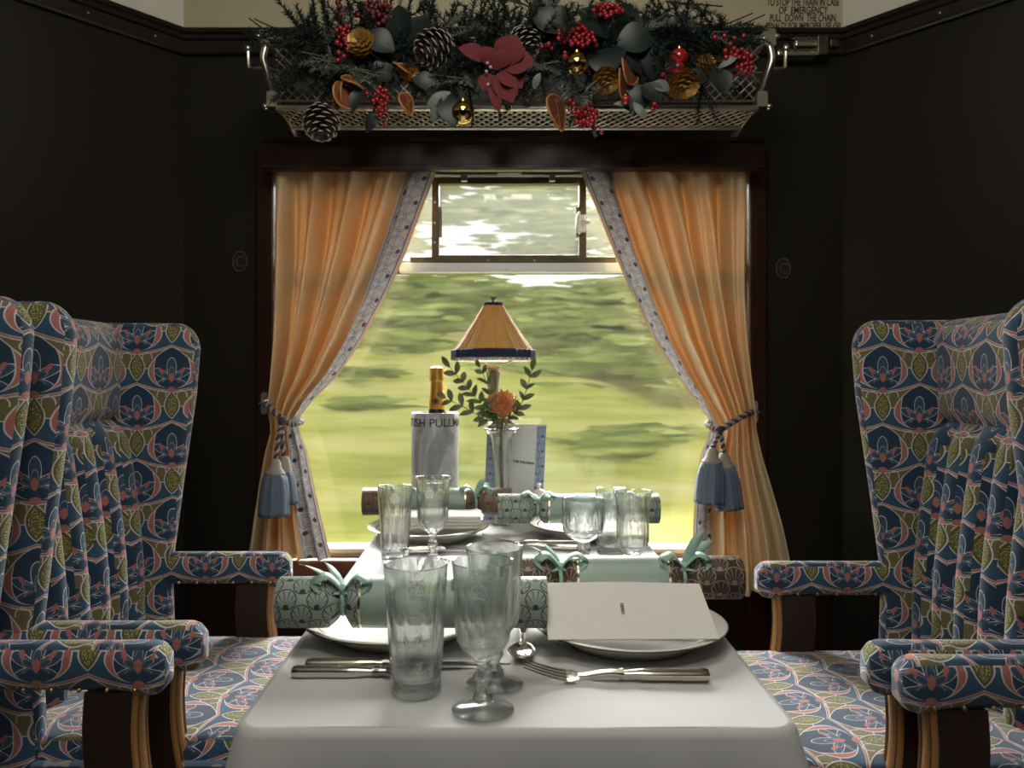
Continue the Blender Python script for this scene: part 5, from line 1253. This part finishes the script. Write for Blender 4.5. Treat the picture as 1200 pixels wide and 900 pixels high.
HEDGE = mat('hedge_leaf', rough=0.8, spec=0.15, fn=treemat((0.10, 0.14, 0.03), (0.21, 0.265, 0.065), (0.36, 0.40, 0.15)))
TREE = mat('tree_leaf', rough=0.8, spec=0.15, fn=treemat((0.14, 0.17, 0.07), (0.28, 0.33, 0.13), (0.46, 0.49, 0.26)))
rnd = random.Random(5)
def leafage(m, c, rx, ry, rz, n, lx, lz):                 # a crown of many long loose leaves
    for i in range(n):
        while True:
            p = Vector((rnd.uniform(-1, 1), rnd.uniform(-1, 1), rnd.uniform(-1, 1)))
            if p.length < 1: break
        p = Vector(c) + Vector((p.x * rx, p.y * ry, p.z * rz)); L = lx * rnd.uniform(0.5, 1.3); W = lz * rnd.uniform(0.6, 1.3); ti = rnd.uniform(-.10, .10)
        a = Vector((1, rnd.uniform(-.3, .3), ti)) * L; b = Vector((rnd.uniform(-.2, .2), rnd.uniform(-.7, .3), 1)).normalized() * W
        m.add([p - a, p - a * 0.3 - b, p + a * 0.4 - b * 0.9, p + a, p + a * 0.3 + b, p - a * 0.5 + b * 0.8], [(0, 1, 2, 3, 4, 5)])
m = MB()
for px, py, Y, rx, rz, n in ((495, 372, 10.0, 0.7, 0.22, 120), (470, 402, 9.5, 0.5, 0.16, 70), (640, 375, 10, 0.8, 0.22, 110), (700, 362, 10.5, 1.0, 0.30, 220), (735, 388, 9.8, 0.9, 0.30, 200), (760, 412, 9.2, 0.8, 0.20, 120), (700, 424, 9.0, 0.6, 0.14, 70), (520, 340, 11.5, 1.2, 0.25, 160), (800, 352, 10.5, 1.0, 0.4, 200), (410, 350, 11, 1.0, 0.25, 120), (350, 380, 10, 1.0, 0.4, 150), (440, 474, 8.2, 0.5, 0.07, 40), (775, 508, 7.4, 0.6, 0.10, 70), (715, 520, 7.2, 0.5, 0.08, 50), (830, 440, 8.6, 0.8, 0.25, 100), (570, 362, 11, 0.8, 0.15, 80), (410, 440, 8.8, 0.7, 0.10, 50), (300, 400, 9.5, 1.2, 0.5, 150), (900, 400, 9.5, 1.2, 0.5, 150), (660, 455, 8.5, 0.5, 0.06, 30), (600, 430, 9, 0.7, 0.08, 40)):
    p = W3(px, py, Y); leafage(m, (p.x, Y, p.z), rx, 0.35, rz, n, 0.26, 0.030)
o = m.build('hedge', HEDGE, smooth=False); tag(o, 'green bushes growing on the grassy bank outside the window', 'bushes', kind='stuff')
m = MB()
for k in range(75):
    px = rnd.uniform(200, 1000); py = rnd.uniform(205, 335); p = W3(px, py, 17)
    leafage(m, (p.x, 17 + rnd.uniform(-1.5, 2), p.z), rnd.uniform(0.6, 1.3), 0.6, rnd.uniform(0.12, 0.35), int(rnd.uniform(40, 85)), 0.34, 0.035)
for k in range(40): leafage(m, (rnd.uniform(-9, 10), rnd.uniform(14, 16), 2.5 + rnd.uniform(-.2, .35)), 1.0, 0.6, 0.22, 55, 0.34, 0.04)
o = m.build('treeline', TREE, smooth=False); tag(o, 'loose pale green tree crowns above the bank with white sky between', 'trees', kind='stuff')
# ================================================================ light, sky, camera
w = bpy.data.worlds.new('sky'); bpy.context.scene.world = w; w.use_nodes = True
bg = w.node_tree.nodes['Background']; bg.inputs[0].default_value = (1.0, 0.985, 0.94, 1); bg.inputs[1].default_value = 1.5
def area(name, loc, target, sx, sy, power, color=(1, 1, 1)):
    l = bpy.data.lights.new(name, 'AREA'); l.shape = 'RECTANGLE'; l.size, l.size_y, l.energy, l.color = sx, sy, power, color
    o = bpy.data.objects.new(name, l); C.objects.link(o); o.location = loc
    o.rotation_euler = (Vector(target) - Vector(loc)).to_track_quat('-Z', 'Y').to_euler(); return o
area('window_skylight', (0.0, 6.0, 4.35), (0.0, 2.2, 4.0), 15.0, 3.4, 13000, (1, 0.985, 0.95))
area('ceiling_fill', (0.0, 0.90, 2.44), (0.0, 1.5, 0.8), 0.7, 0.5, 11, (1, 0.95, 0.87))  # added soft fill over the table, no fixture modelled
area('saloon_fill', (0.0, -0.15, 2.44), (0.0, 1.2, 0.9), 0.7, 0.6, 14, (1, 0.95, 0.87))  # unseen fill added near the viewer to lift surfaces facing the camera
s = bpy.data.lights.new('sun', 'SUN'); s.energy = 1.6; s.angle = 0.4; s.color = (1, 0.96, 0.86)
so = bpy.data.objects.new('sun', s); C.objects.link(so); so.rotation_euler = Vector((0.25, 0.75, -0.95)).to_track_quat('-Z', 'Y').to_euler(); so.location = (0, -4, 8)
cam = bpy.data.cameras.new('camera'); co = bpy.data.objects.new('camera', cam); C.objects.link(co)
co.location = (0, 0, CZ); co.rotation_euler = (PI / 2, 0, 0)
cam.sensor_width = 36; cam.lens = 36 * F / 1200; cam.shift_x = (600 - HX) / 1200; cam.shift_y = (HY - 450) / 1200
cam.clip_start = 0.05; cam.clip_end = 200
cam.dof.use_dof = True; cam.dof.focus_distance = 1.45; cam.dof.aperture_fstop = 5.6
sc = bpy.context.scene; sc.camera = co
sc.view_settings.view_transform = 'Standard'; sc.view_settings.look = 'None'; sc.view_settings.gamma = 1.0; sc.view_settings.exposure = 0.0
sc.view_settings.use_curve_mapping = False
